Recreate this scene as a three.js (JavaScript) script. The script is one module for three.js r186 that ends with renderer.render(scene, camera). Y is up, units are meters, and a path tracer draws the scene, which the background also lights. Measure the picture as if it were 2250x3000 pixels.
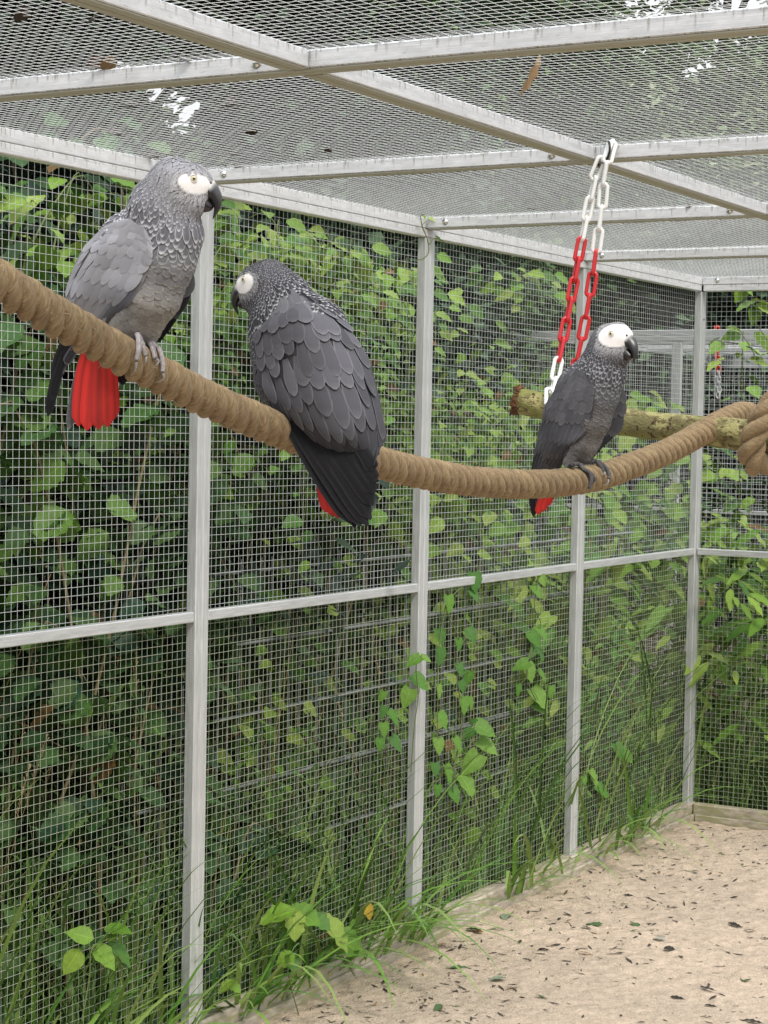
import * as THREE from 'three';
import { mergeGeometries } from 'three/addons/utils/BufferGeometryUtils.js';

// ------------------------------------------------------------------ camera, sky, sun, exposure
const scene = new THREE.Scene();
const W = 768, H = 1024;
const F = 5630.18;                                     // focal length in pixels of a 2250 x 3000 frame
const camera = new THREE.PerspectiveCamera(2 * Math.atan(1500 / F) * 180 / Math.PI, W / H, 0.05, 600);
camera.position.set(2.628, 1.488, 0);
camera.rotation.order = 'YXZ';
camera.rotation.set(-0.04465, 0.52194, 0.01902);
camera.updateMatrixWorld(true);

const EXPOSURE = 1.72;
const SKY_LEVEL = 0.88;
{
  const w = 256, h = 128, data = new Float32Array(w * h * 4);
  for (let y = 0; y < h; y++) for (let x = 0; x < w; x++) {
    const el = ((y + 0.5) / h - 0.5) * Math.PI;        // row 0 is straight down
    const az = (x + 0.5) / w * Math.PI * 2;
    const s = Math.max(0, Math.sin(el));
    let L = el > 0 ? (0.55 + 0.75 * s) : 0.25;
    L *= 1 + 0.06 * Math.sin(az * 3 + el * 7) * Math.cos(el * 5 + az * 2);
    L *= SKY_LEVEL;
    const k = (y * w + x) * 4;
    data[k] = L * 0.97; data[k + 1] = L * 1.0; data[k + 2] = L * 1.04; data[k + 3] = 1;
  }
  const sky = new THREE.DataTexture(data, w, h, THREE.RGBAFormat, THREE.FloatType);
  sky.mapping = THREE.EquirectangularReflectionMapping;
  sky.magFilter = THREE.LinearFilter; sky.minFilter = THREE.LinearFilter;
  sky.needsUpdate = true;
  scene.background = sky; scene.environment = sky;
}
const sun = new THREE.DirectionalLight(0xfff6ea, 1.5);
sun.position.set(8.5, 12, 1.0);
sun.target.position.set(1, 0.8, -4.5);
sun.castShadow = true; sun.shadow.radius = 26;
sun.shadow.mapSize.set(2048, 2048);
Object.assign(sun.shadow.camera, { left: -9, right: 9, top: 9, bottom: -9, near: 0.5, far: 40 });
scene.add(sun, sun.target);
const renderer = new THREE.WebGLRenderer({ antialias: true });
renderer.setSize(W, H);
renderer.toneMapping = THREE.LinearToneMapping;
renderer.toneMappingExposure = EXPOSURE;
renderer.shadowMap.enabled = true;

// ------------------------------------------------------------------ helpers
const V = (x, y, z) => new THREE.Vector3(x, y, z);
function rng(seed) { let a = seed >>> 0; return () => { a = (a + 0x6D2B79F5) | 0; let t = Math.imul(a ^ (a >>> 15), 1 | a); t = (t + Math.imul(t ^ (t >>> 7), 61 | t)) ^ t; return ((t ^ (t >>> 14)) >>> 0) / 4294967296; }; }
const hash3 = (x, y, z) => { let h = Math.imul(x, 374761393) ^ Math.imul(y, 668265263) ^ Math.imul(z, 2147483647 ^ 0x5bd1e995); h = Math.imul(h ^ (h >>> 13), 1274126177); return ((h ^ (h >>> 16)) >>> 0) / 4294967296; };
const sm = t => t * t * (3 - 2 * t);
function noise(x, y, z = 0) {
  const xi = Math.floor(x), yi = Math.floor(y), zi = Math.floor(z), a = sm(x - xi), b = sm(y - yi), c = sm(z - zi);
  const l = (p, q, t) => p + (q - p) * t, h = (i, j, k) => hash3(xi + i, yi + j, zi + k);
  return l(l(l(h(0, 0, 0), h(1, 0, 0), a), l(h(0, 1, 0), h(1, 1, 0), a), b), l(l(h(0, 0, 1), h(1, 0, 1), a), l(h(0, 1, 1), h(1, 1, 1), a), b), c);
}
const fbm = (x, y, z = 0, o = 4) => { let s = 0, a = 0.5, f = 1; for (let i = 0; i < o; i++) { s += a * noise(x * f, y * f, z * f + i * 17); a *= 0.5; f *= 2.03; } return s; };
const clamp = (v, a = 0, b = 1) => Math.min(b, Math.max(a, v));
const sstep = (a, b, x) => sm(clamp((x - a) / (b - a)));
const mix = (a, b, t) => a + (b - a) * t;
const mixc = (a, b, t) => [mix(a[0], b[0], t), mix(a[1], b[1], t), mix(a[2], b[2], t)];

const counts = {};
function numbered(n) { const k = counts[n] = (counts[n] ?? -1) + 1; return k ? n + '_' + String(k).padStart(3, '0') : n; }
function shade(o) { o.traverse(m => { if (m.isMesh) { m.castShadow = true; m.receiveShadow = true; } }); return o; }
function thing(name, label, category, pos = [0, 0, 0], group) {
  const o = new THREE.Group(); o.name = numbered(name); o.position.set(...pos); scene.add(o);
  o.userData = { label, category }; if (group) o.userData.group = group;
  return o;
}
function part(name, geo, mat, parent, label) {
  const m = new THREE.Mesh(geo, mat); m.name = name; m.castShadow = m.receiveShadow = true; parent.add(m);
  if (label) m.userData.label = label;
  return m;
}
function solo(name, label, category, geo, mat, pos = [0, 0, 0], group) {
  const m = new THREE.Mesh(geo, mat); m.name = numbered(name); m.position.set(...pos); scene.add(m);
  m.castShadow = m.receiveShadow = true; m.userData = { label, category }; if (group) m.userData.group = group;
  return m;
}
function struct(name, geo, mat, pos = [0, 0, 0]) {
  const m = new THREE.Mesh(geo, mat); m.name = name; m.position.set(...pos); scene.add(m);
  m.castShadow = m.receiveShadow = true; m.userData = { kind: 'structure' };
  return m;
}
// camera basis: a pixel of the 2250 x 3000 frame and a distance along the view axis give a point
const cR = V(), cU = V(), cB = V(); camera.matrixWorld.extractBasis(cR, cU, cB);
const at = (px, py, depth) => camera.position.clone().addScaledVector(cB, -depth).addScaledVector(cR, (px - 1125) / F * depth).addScaledVector(cU, -(py - 1500) / F * depth);
const pix = p => { const d = p.clone().sub(camera.position), z = -d.dot(cB); return [1125 + F * d.dot(cR) / z, 1500 - F * d.dot(cU) / z, z]; };

class MB {                                              // collects triangles for one mesh
  constructor() { this.p = []; this.c = []; this.t = []; this.i = []; }
  v(x, y, z, c, u = 0, w = 0) { this.p.push(x, y, z); this.c.push(c ? c[0] : 1, c ? c[1] : 1, c ? c[2] : 1); this.t.push(u, w); return this.p.length / 3 - 1; }
  q(a, b, c, d) { this.i.push(a, b, c, a, c, d); }
  f(a, b, c) { this.i.push(a, b, c); }
  grid(ids, closed) { for (let r = 0; r + 1 < ids.length; r++) { const A = ids[r], B = ids[r + 1], n = A.length; for (let k = 0; k < (closed ? n : n - 1); k++) { const l = (k + 1) % n; this.q(A[k], A[l], B[l], B[k]); } } }
  tube(pts, rad, sides = 6, col = null, cap = true) {
    const n = pts.length, ids = []; let nor = null, s = 0;
    for (let k = 0; k < n; k++) {
      const t = pts[Math.min(n - 1, k + 1)].clone().sub(pts[Math.max(0, k - 1)]).normalize();
      if (!nor) { nor = Math.abs(t.y) < 0.9 ? V(0, 1, 0) : V(1, 0, 0); }
      nor.addScaledVector(t, -nor.dot(t)).normalize();
      const bi = t.clone().cross(nor); if (k) s += pts[k].distanceTo(pts[k - 1]);
      const row = [], f = k / (n - 1);
      for (let j = 0; j < sides; j++) {
        const a = j / sides * Math.PI * 2, r = typeof rad === 'function' ? rad(f, a, s) : rad;
        const q = pts[k].clone().addScaledVector(nor, Math.cos(a) * r).addScaledVector(bi, Math.sin(a) * r);
        row.push(this.v(q.x, q.y, q.z, typeof col === 'function' ? col(f, a, q) : col, s, j / sides));
      }
      ids.push(row);
    }
    this.grid(ids, true);
    if (cap) { for (const [row, p, flip] of [[ids[0], pts[0], 1], [ids[n - 1], pts[n - 1], 0]]) { const c0 = typeof col === 'function' ? col(flip ? 0 : 1, 0, p) : col, c = this.v(p.x, p.y, p.z, c0); for (let j = 0; j < sides; j++) { const l = (j + 1) % sides; flip ? this.f(c, row[l], row[j]) : this.f(c, row[j], row[l]); } } }
    return ids;
  }
  box(x0, y0, z0, x1, y1, z1, c, ch = 0.0012) {         // chamfered box, uv in metres along its longest side
    const ax = [x1 - x0, y1 - y0, z1 - z0], long = ax.indexOf(Math.max(...ax));
    const cs = [(x0 + x1) / 2, (y0 + y1) / 2, (z0 + z1) / 2], lo = [x0, y0, z0], hi = [x1, y1, z1];
    for (let a = 0; a < 3; a++) for (const s of [0, 1]) {
      const b = (a + 1) % 3, d = (a + 2) % 3, w = s ? hi[a] : lo[a];
      const pt = (sb, sd) => { const P = [0, 0, 0]; P[a] = w; P[b] = sb ? hi[b] - ch : lo[b] + ch; P[d] = sd ? hi[d] - ch : lo[d] + ch; let u, v; if (a === long) { u = P[b] - cs[b]; v = P[d]; } else { const o = 3 - a - long; u = P[long]; v = (P[o] - lo[o]) / ax[o]; } return this.v(...P, c, u, v); };
      const k = [pt(0, 0), pt(1, 0), pt(1, 1), pt(0, 1)]; s ? this.q(...k) : this.q(k[3], k[2], k[1], k[0]);
    }
    for (let a = 0; a < 3; a++) { const b = (a + 1) % 3, d = (a + 2) % 3;      // edge chamfers along axis a
      for (const sb of [0, 1]) for (const sd of [0, 1]) {
        const mk = (e, which) => { const P = [0, 0, 0]; P[a] = e ? hi[a] - ch : lo[a] + ch; if (which) { P[b] = sb ? hi[b] : lo[b]; P[d] = sd ? hi[d] - ch : lo[d] + ch; } else { P[b] = sb ? hi[b] - ch : lo[b] + ch; P[d] = sd ? hi[d] : lo[d]; } return this.v(...P, c, P[long], sd ? 0.98 : 0.02); };
        const k = [mk(0, 1), mk(1, 1), mk(1, 0), mk(0, 0)]; (sb === sd) ? this.q(k[3], k[2], k[1], k[0]) : this.q(...k);
      } }
    return this;
  }
  geo(flip) {
    const g = new THREE.BufferGeometry();
    g.setAttribute('position', new THREE.Float32BufferAttribute(this.p, 3));
    g.setAttribute('color', new THREE.Float32BufferAttribute(this.c, 3));
    g.setAttribute('uv', new THREE.Float32BufferAttribute(this.t, 2));
    if (flip) for (let k = 0; k < this.i.length; k += 3) { const a = this.i[k]; this.i[k] = this.i[k + 1]; this.i[k + 1] = a; }
    g.setIndex(this.i); g.computeVertexNormals(); return g;
  }
}
const curve = (pts, n) => new THREE.CatmullRomCurve3(pts, false, 'centripetal').getPoints(n);

function tex(w, h, fn, srgb = true) {
  const d = new Uint8Array(w * h * 4);
  for (let y = 0; y < h; y++) for (let x = 0; x < w; x++) { const c = fn(x / w, y / h, x, y), k = (y * w + x) * 4; d[k] = clamp(c[0]) * 255; d[k + 1] = clamp(c[1]) * 255; d[k + 2] = clamp(c[2]) * 255; d[k + 3] = 255; }
  const t = new THREE.DataTexture(d, w, h, THREE.RGBAFormat);
  t.wrapS = t.wrapT = THREE.RepeatWrapping; t.magFilter = THREE.LinearFilter; t.minFilter = THREE.LinearMipmapLinearFilter; t.generateMipmaps = true;
  if (srgb) t.colorSpace = THREE.SRGBColorSpace; t.needsUpdate = true; return t;
}
// tiling noise on an integer lattice
function pn(x, y, px, py, sd) { const xi = Math.floor(x), yi = Math.floor(y), a = sm(x - xi), b = sm(y - yi), x0 = ((xi % px) + px) % px, x1 = (x0 + 1) % px, y0 = ((yi % py) + py) % py, y1 = (y0 + 1) % py; const p = hash3(x0, y0, sd), q = hash3(x1, y0, sd), r = hash3(x0, y1, sd), t = hash3(x1, y1, sd); return (p + (q - p) * a) * (1 - b) + (r + (t - r) * a) * b; }
const tn = (u, v, fx, fy, s, o = 4) => { let t = 0, a = 0.5; for (let i = 0; i < o; i++) { t += a * pn(u * fx, v * fy, fx, fy, s * 7 + i); a *= 0.5; fx *= 2; fy *= 2; } return t; };
const mat = (o) => new THREE.MeshStandardMaterial(o);
const DS = THREE.DoubleSide;
// ------------------------------------------------------------------ measured places of the aviary (metres; z = minus the distance along the left wall)
const U1 = 2.577, UA = 3.689, UB = 4.778, UC = 5.870, UD = 6.963, U0 = 1.487, UZ = 0.40;
const HRB = 1.0179, HRT = 1.0426, HB = 2.0236, HS = 2.0482, HT = 2.0764, XL = 0.995, HK = 0.058, PW = 0.0538, PD = 0.0276, XE = 2.985;

// ------------------------------------------------------------------ materials of the setting
const alMap = tex(1024, 128, (u, v) => {
  const g = 0.79 + 0.10 * (tn(u, v, 3, 40, 3, 3) - 0.5) + 0.14 * (tn(u, v, 24, 6, 9, 4) - 0.5);
  const sc = tn(u, v, 60, 300, 21, 2) > 0.76 ? 0.05 : 0, sp = tn(u, v, 160, 22, 31, 2) > 0.78 ? -0.07 : 0;
  return [g + sc + sp - 0.008, g + sc + sp + 0.004, g + sc + sp + 0.006];
});
const streakRnd = rng(77), streaks = [];
for (let k = 0; k < 150; k++) streaks.push([streakRnd(), 0.10 + 0.75 * Math.pow(streakRnd(), 3), 0.0012 + 0.003 * streakRnd(), 0.12 + 0.5 * streakRnd()]);
const wetMap = tex(2048, 128, (u, v) => {                // run-off stains that start at the upper edge where the roof wires rest
  let g = 0.855 + 0.08 * (tn(u, v, 4, 20, 5, 3) - 0.5) + 0.12 * (tn(u, v, 40, 5, 14, 3) - 0.5), d = 0;
  for (const [su, len, w, a] of streaks) { let du = Math.abs(u - su); du = Math.min(du, 1 - du); if (du < w) { const e = 1 - v; if (e < len) d = Math.max(d, a * (1 - du / w) * (1 - Math.pow(e / len, 3)) * (0.5 + 0.9 * noise(u * 900, v * 14))); } }
  if (tn(u, v, 90, 10, 40, 3) > 0.68) d = Math.max(d, 0.12);
  return [g - d * 0.42 - .006, g - d * 0.44, g - d * 0.50 + .008];
});
const alBump = tex(512, 128, (u, v) => { const g = tn(u, v, 20, 90, 3, 3); return [g, g, g]; }, false);
const aluminium = mat({ map: alMap, metalness: 0.35, roughness: 0.42, bumpMap: alBump, bumpScale: 0.0004 });
const roofAlu = mat({ map: wetMap, metalness: 0.3, roughness: 0.45, bumpMap: alBump, bumpScale: 0.0003 });
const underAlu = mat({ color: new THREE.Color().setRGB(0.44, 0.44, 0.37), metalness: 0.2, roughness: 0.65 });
const wireMat = mat({ color: new THREE.Color().setRGB(0.60, 0.63, 0.62), metalness: 0.2, roughness: 0.5 });
const wireLowMat = mat({ color: new THREE.Color().setRGB(0.50, 0.54, 0.42), metalness: 0.2, roughness: 0.6 });
const roofWireMat = mat({ color: new THREE.Color().setRGB(0.86, 0.89, 0.90), metalness: 0.05, roughness: 0.42 });
const boltMat = mat({ color: new THREE.Color().setRGB(0.7, 0.7, 0.68), metalness: 1, roughness: 0.22 });

// ------------------------------------------------------------------ ground
const hSand = (x, z) => {
  const f = fbm(x * 5, z * 5, 1, 3) - 0.45, c = Math.pow(noise(x * 26, z * 26, 5), 4), k = fbm(x * 48, z * 48, 8, 3) - 0.45;
  return -0.006 + f * 0.012 + c * 0.009 + k * 0.006 + sstep(0.9, 0.2, x) * k * 0.008;
};
{
  const mb = new MB(), nx = 230, nz = 400, ids = [];
  for (let j = 0; j <= nz; j++) { const row = []; for (let i = 0; i <= nx; i++) { const x = 0.004 + (i / nx) * 3.1, z = -UD + 0.004 + (j / nz) * 7.6; row.push(mb.v(x, hSand(x, z), z, null, x, z)); } ids.push(row); }
  for (const r of ids) r.reverse();
  mb.grid(ids);
  const sMap = tex(1024, 1024, (u, v) => {
    const a = tn(u, v, 5, 5, 2, 4), b = tn(u, v, 60, 60, 8, 3), c = tn(u, v, 256, 256, 3, 2), k = 0.815 + 0.10 * (a - 0.47) + 0.17 * (b - 0.45) + 0.15 * (c - 0.4);
    const dk = tn(u, v, 90, 90, 33, 3) > 0.68 ? 0.86 : 1;
    return [k * dk * .915, k * dk * 0.83, k * dk * 0.735];
  });
  sMap.repeat.set(0.9, 0.9);
  const sB = tex(1024, 1024, (u, v) => { const g = 0.55 * tn(u, v, 40, 40, 7, 4) + 0.45 * tn(u, v, 200, 200, 4, 2); return [g, g, g]; }, false); sB.repeat.set(1.3, 1.3);
  struct('sand_floor', mb.geo(), mat({ map: sMap, bumpMap: sB, bumpScale: 0.009, roughness: 0.95 }));
  const soil = tex(512, 512, (u, v) => { const k = 0.24 + 0.3 * (tn(u, v, 12, 12, 2, 5) - 0.4); return [k, k * 0.9, k * 0.66]; }); soil.repeat.set(300, 300);
  const g = new THREE.PlaneGeometry(500, 500, 1, 1); g.rotateX(-Math.PI / 2);
  struct('ground', g, mat({ map: soil, roughness: 1 }), [0, -0.035, -6]);
}
// ------------------------------------------------------------------ concrete kerbs
{
  const cm = tex(512, 128, (u, v) => {
    const k = 0.66 + 0.30 * (tn(u, v, 24, 6, 2, 5) - 0.45), m = sstep(0.45, 0.62, tn(u, v, 14, 5, 12, 4)) * 0.7, d = tn(u, v, 90, 22, 6, 2) > 0.72 ? 0.8 : 1;
    return [mix(k, 0.56, m) * d, mix(k * 0.95, 0.56, m) * d, mix(k * 0.86, 0.40, m) * d];
  }); cm.repeat.set(1.4, 1);
  const m = mat({ map: cm, bumpMap: cm, bumpScale: 0.002, roughness: 0.95 });
  const k1 = thing('kerb', 'low mossy grey kerb along the foot of the left mesh wall', 'kerb');
  let cuts = [0.35, 1.45, 2.55, 3.66, 4.75, 5.85, UD + 0.06];
  for (let i = 0; i + 1 < cuts.length; i++) part('kerb_slab', new MB().box(-0.045, -0.06, -cuts[i + 1] + 0.001, 0.010, HK, -cuts[i] - 0.001, null, 0.005).geo(), m, k1);
  part('kerb_lip', new MB().box(0.0105, -0.06, -UD - 0.004, 0.024, 0.019, -0.35, null, 0.003).geo(), m, k1);
  const k2 = thing('kerb', 'low mossy grey kerb along the foot of the back mesh wall', 'kerb');
  cuts = [0.012, 0.98, 1.97, 3.0];
  for (let i = 0; i + 1 < cuts.length; i++) part('kerb_slab', new MB().box(cuts[i] + 0.001, -0.06, -UD - 0.055, cuts[i + 1] - 0.001, HK, -UD - 0.012, null, 0.005).geo(), m, k2);
  part('kerb_lip', new MB().box(0.026, -0.06, -UD - 0.0115, 3.0, 0.019, -UD + 0.002, null, 0.003).geo(), m, k2);
}
// ------------------------------------------------------------------ wire grids
function wire(mb, a, b, r, R, amp = 0.0007, seg = 7) {
  const pts = []; for (let k = 0; k <= seg; k++) { const p = a.clone().lerp(b, k / seg); if (k && k < seg) p.add(V((R() - 0.5) * 2 * amp, (R() - 0.5) * 2 * amp, (R() - 0.5) * 2 * amp)); pts.push(p); }
  mb.tube(pts, r, 5, null, false);
}
const PITCH = 0.0200, PITCHV = 0.0190;
function wallGrid(p0, dir, len, y0, y1, r, seed, nOut) {  // welded square mesh: verticals, then horizontals on their inner side
  const mb = new MB(), R = rng(seed), off = nOut.clone().multiplyScalar(r * 1.7);
  const nv = Math.round(len / PITCH), nh = Math.round((y1 - y0) / PITCHV);
  for (let k = 0; k <= nv; k++) { const p = p0.clone().addScaledVector(dir, (k + 0.5) / (nv + 1) * len); wire(mb, V(p.x, y0, p.z), V(p.x, y1, p.z), r, R); }
  for (let k = 0; k <= nh; k++) { const y = y0 + (k + 0.4) / (nh + 1) * (y1 - y0), p = p0.clone().add(off); wire(mb, V(p.x, y, p.z), p.clone().addScaledVector(dir, len).setY(y), r, R); }
  return mb.geo();
}
const boltGeo = (() => { const g = new THREE.LatheGeometry([[0, 0.0050], [0.0022, 0.0048], [0.0050, 0.0036], [0.0068, 0.0014], [0.0074, 0.0006], [0.0098, 0.0005], [0.0098, 0]].map(p => new THREE.Vector2(...p)), 18); return g; })();

// left wall
const wallL = thing('mesh_wall', 'long left aviary wall of silver posts, rails and square wire mesh', 'mesh wall');
{
  const posts = [U0, U1, UA, UB, UC, UD];
  for (const u of posts) {
    const mb = new MB(), w = PW / 2;
    mb.box(-PD, 0.0, -u - w + 0.0004, 0, HB - 0.0005, -u, null, 0.002);
    if (u !== UD) mb.box(-PD, 0.0, -u - PW, 0, HB - 0.0005, -u - w - 0.0004, null, 0.002);
    else mb.box(-PD, 0.0, -u - PW, 0, HB - 0.0005, -u - w - 0.0004, null, 0.002);
    part('post', mb.geo(), aluminium, wallL);
  }
  for (let k = 0; k < posts.length - 1; k++) {
    const a = posts[k] + PW + 0.0015, b = posts[k + 1] - 0.0015;
    part('rail', new MB().box(-0.0262, HRB, -b, -0.0022, HRT, -a, null, 0.002).geo(), aluminium, wallL);
    part('top_rail', new MB().box(-PD, HB, -posts[k + 1] + 0.0006, 0.0006, HS - 0.0012, -posts[k] - (k ? 0 : 0), null, 0.002).geo(), roofAlu, wallL);
    part('upper_mesh', wallGrid(V(-PD - 0.002, 0, -a + 0.04), V(0, 0, -1), b - a + 0.08, HRB + 0.006, HB + 0.012, 0.00057, 10 + k, V(1, 0, 0)), wireMat, wallL).userData.kind = 'stuff';
    part('lower_mesh', wallGrid(V(-PD - 0.002, 0, -a + 0.04), V(0, 0, -1), b - a + 0.08, HK - 0.03, HRB - 0.001, 0.00050, 30 + k, V(1, 0, 0)), wireLowMat, wallL).userData.kind = 'stuff';
  }
  const s = part('screw', boltGeo, boltMat, wallL); s.rotation.z = -Math.PI / 2; s.position.set(0, 1.92, -UD - 0.03); s.scale.setScalar(0.7);
}
// back wall
const wallB = thing('mesh_wall', 'back aviary wall of square wire mesh beyond the corner post', 'mesh wall');
{
  const z = -UD - PW * 0.45, xs = [0.004, XL, 1.99, XE];
  for (let k = 0; k < 3; k++) {
    const a = xs[k] + (k ? PW / 2 : 0.0), b = xs[k + 1] - PW / 2;
    part('rail', new MB().box(a, HRB, z - 0.012, b, HRT, z + 0.012, null, 0.002).geo(), aluminium, wallB);
    part('top_rail', new MB().box(xs[k] + 0.001, HB, -UD - PW + 0.001, xs[k + 1], HS - 0.0012, -UD - 0.0006, null, 0.002).geo(), roofAlu, wallB);
    part('upper_mesh', wallGrid(V(a - 0.012, 0, -UD - PW - 0.002), V(1, 0, 0), b - a + 0.06, HRB + 0.006, HB + 0.012, 0.00057, 50 + k, V(0, 0, 1)), wireMat, wallB).userData.kind = 'stuff';
    part('lower_mesh', wallGrid(V(a - 0.012, 0, -UD - PW - 0.002), V(1, 0, 0), b - a + 0.06, HK - 0.03, HRB - 0.001, 0.00050, 60 + k, V(0, 0, 1)), wireLowMat, wallB).userData.kind = 'stuff';
    part('post', new MB().box(xs[k + 1] - PW / 2, 0, -UD - PW + 0.002, xs[k + 1] + PW / 2, HB - 0.0005, -UD - PW + 0.002 + PD, null, 0.002).geo(), aluminium, wallB);
  }
}
// roof
const roof = thing('mesh_roof', 'flat aviary roof of silver beams carrying crimped wire mesh', 'mesh roof');
{
  const us = [UZ, U0, U1, UA, UB, UC, UD], BW = 0.044;
  // cross beams: one long tube pair each; stained faces, underside as a strip of its own, a darker olive grey
  const beam = (x0, z0, x1, z1, name) => {
    const p = part(name, new MB().box(x0, HS, z0, x1, HT, z1, null, 0.0018).geo(), roofAlu, roof);
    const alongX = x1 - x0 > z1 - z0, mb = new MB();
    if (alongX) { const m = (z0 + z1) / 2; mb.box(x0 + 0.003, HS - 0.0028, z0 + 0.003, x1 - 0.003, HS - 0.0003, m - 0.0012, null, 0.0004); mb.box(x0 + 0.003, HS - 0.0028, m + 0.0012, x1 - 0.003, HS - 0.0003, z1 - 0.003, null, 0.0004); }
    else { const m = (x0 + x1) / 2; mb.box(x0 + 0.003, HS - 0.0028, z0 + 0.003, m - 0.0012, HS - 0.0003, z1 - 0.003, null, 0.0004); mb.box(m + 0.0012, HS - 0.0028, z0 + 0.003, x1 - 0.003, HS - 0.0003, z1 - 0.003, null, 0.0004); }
    part('underside', mb.geo(), underAlu, p, 'darker olive grey underside of the beam');
    return p;
  };
  us.forEach((u, k) => {
    const b = beam(k === 6 ? 0.0015 : 0.0012, -u - BW, XE, -u, 'cross_beam');
    for (const [x, r] of [[0.06, 1], [XL - BW - 0.056, 1], [XL + 0.02 + 0.9, 1]]) { const s = part('bolt', boltGeo, boltMat, b); s.rotation.x = Math.PI / 2; s.position.set(x, HS + 0.0155, -u + 0.0002); }
  });
  for (const x of [0, XL, 1.99, XE]) for (let k = 0; k < us.length - 1; k++) {
    const a = us[k] + BW + 0.0012, b = us[k + 1] - 0.0022;
    if (x === 0) part('edge_beam', new MB().box(-PD, HS, -us[k + 1] - (k === 5 ? 0.04 : -0.001), 0.0002, HT, -us[k] - 0.001, null, 0.0018).geo(), roofAlu, roof);
    else beam(x - BW, -b, x, -a, 'long_beam');
  }
  // crimped woven mesh: one panel shape, used in every bay
  const crimp = (lx, lz) => {
    const mb = new MB(), p = 0.0198, nx = Math.round(lx / p), nz = Math.round(lz / p), R = rng(5), r = 0.00036, am = 0.00028;
    const run = (n, fn) => { const pts = []; for (let k = 0; k <= n; k++) pts.push(fn(k)); mb.tube(pts, r, 4, null, false); };
    const warp = (x, z) => 0.004 * Math.sin(x * 7 + z * 5) * Math.sin(Math.PI * x / lx) * Math.sin(Math.PI * z / lz);
    for (let i = 0; i <= nz; i++) { const z = (i / nz) * lz, j = (R() - 0.5) * 0.001; run(nx, k => V(k / nx * lx, warp(k / nx * lx, z) + ((i + k) % 2 ? am : -am), -z + j + (R() - 0.5) * 0.0008)); }
    for (let i = 0; i <= nx; i++) { const x = (i / nx) * lx, j = (R() - 0.5) * 0.001; run(nz, k => V(x + j + (R() - 0.5) * 0.0008, warp(x, k / nz * lz) + ((i + k) % 2 ? -am : am), -k / nz * lz)); }
    return mb.geo();
  };
  const g1 = crimp(XL + 0.03, UB - UA + 0.03);
  for (let k = 0; k < us.length - 1; k++) for (const x of [-0.02, XL - 0.03, 1.96]) {
    const m = part('roof_mesh', g1, roofWireMat, roof); m.userData.kind = 'stuff'; m.position.set(x, HT + 0.002, -us[k] + 0.012); m.rotation.y = 0;
  }
}
// ------------------------------------------------------------------ rope, log, chain
const S = 2250 / 1659;                                   // the measured picture is 1659 wide
const ropeDepth = xd => 1 / (0.468 - 0.000133 * (xd - 20));   // rope runs straight away from the left foreground
const RR = 0.0245;
const jute = (() => {
  const b = tex(512, 512, (u, v) => { const g = 0.6 * tn(u, v, 6, 70, 3, 4) + 0.4 * tn(u, v, 30, 120, 9, 3); return [g, g, g]; }, false); b.repeat.set(14, 14);
  const m = tex(512, 512, (u, v) => { const k = 0.74 + 0.55 * (tn(u, v, 8, 90, 13, 4) - 0.45) + 0.25 * (tn(u, v, 9, 9, 4, 3) - 0.45), y = tn(u, v, 14, 130, 6, 3) > 0.6 ? 0.10 : 0; return [k * 0.86 + y, k * 0.745 + y, k * 0.575 + y * 0.8]; }); m.repeat.set(14, 14);
  return mat({ map: m, bumpMap: b, bumpScale: 0.0022, roughness: 0.97, vertexColors: true });
})();
const fuzzMat = mat({ color: new THREE.Color().setRGB(0.68, 0.54, 0.37), roughness: 1, side: DS });
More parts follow.
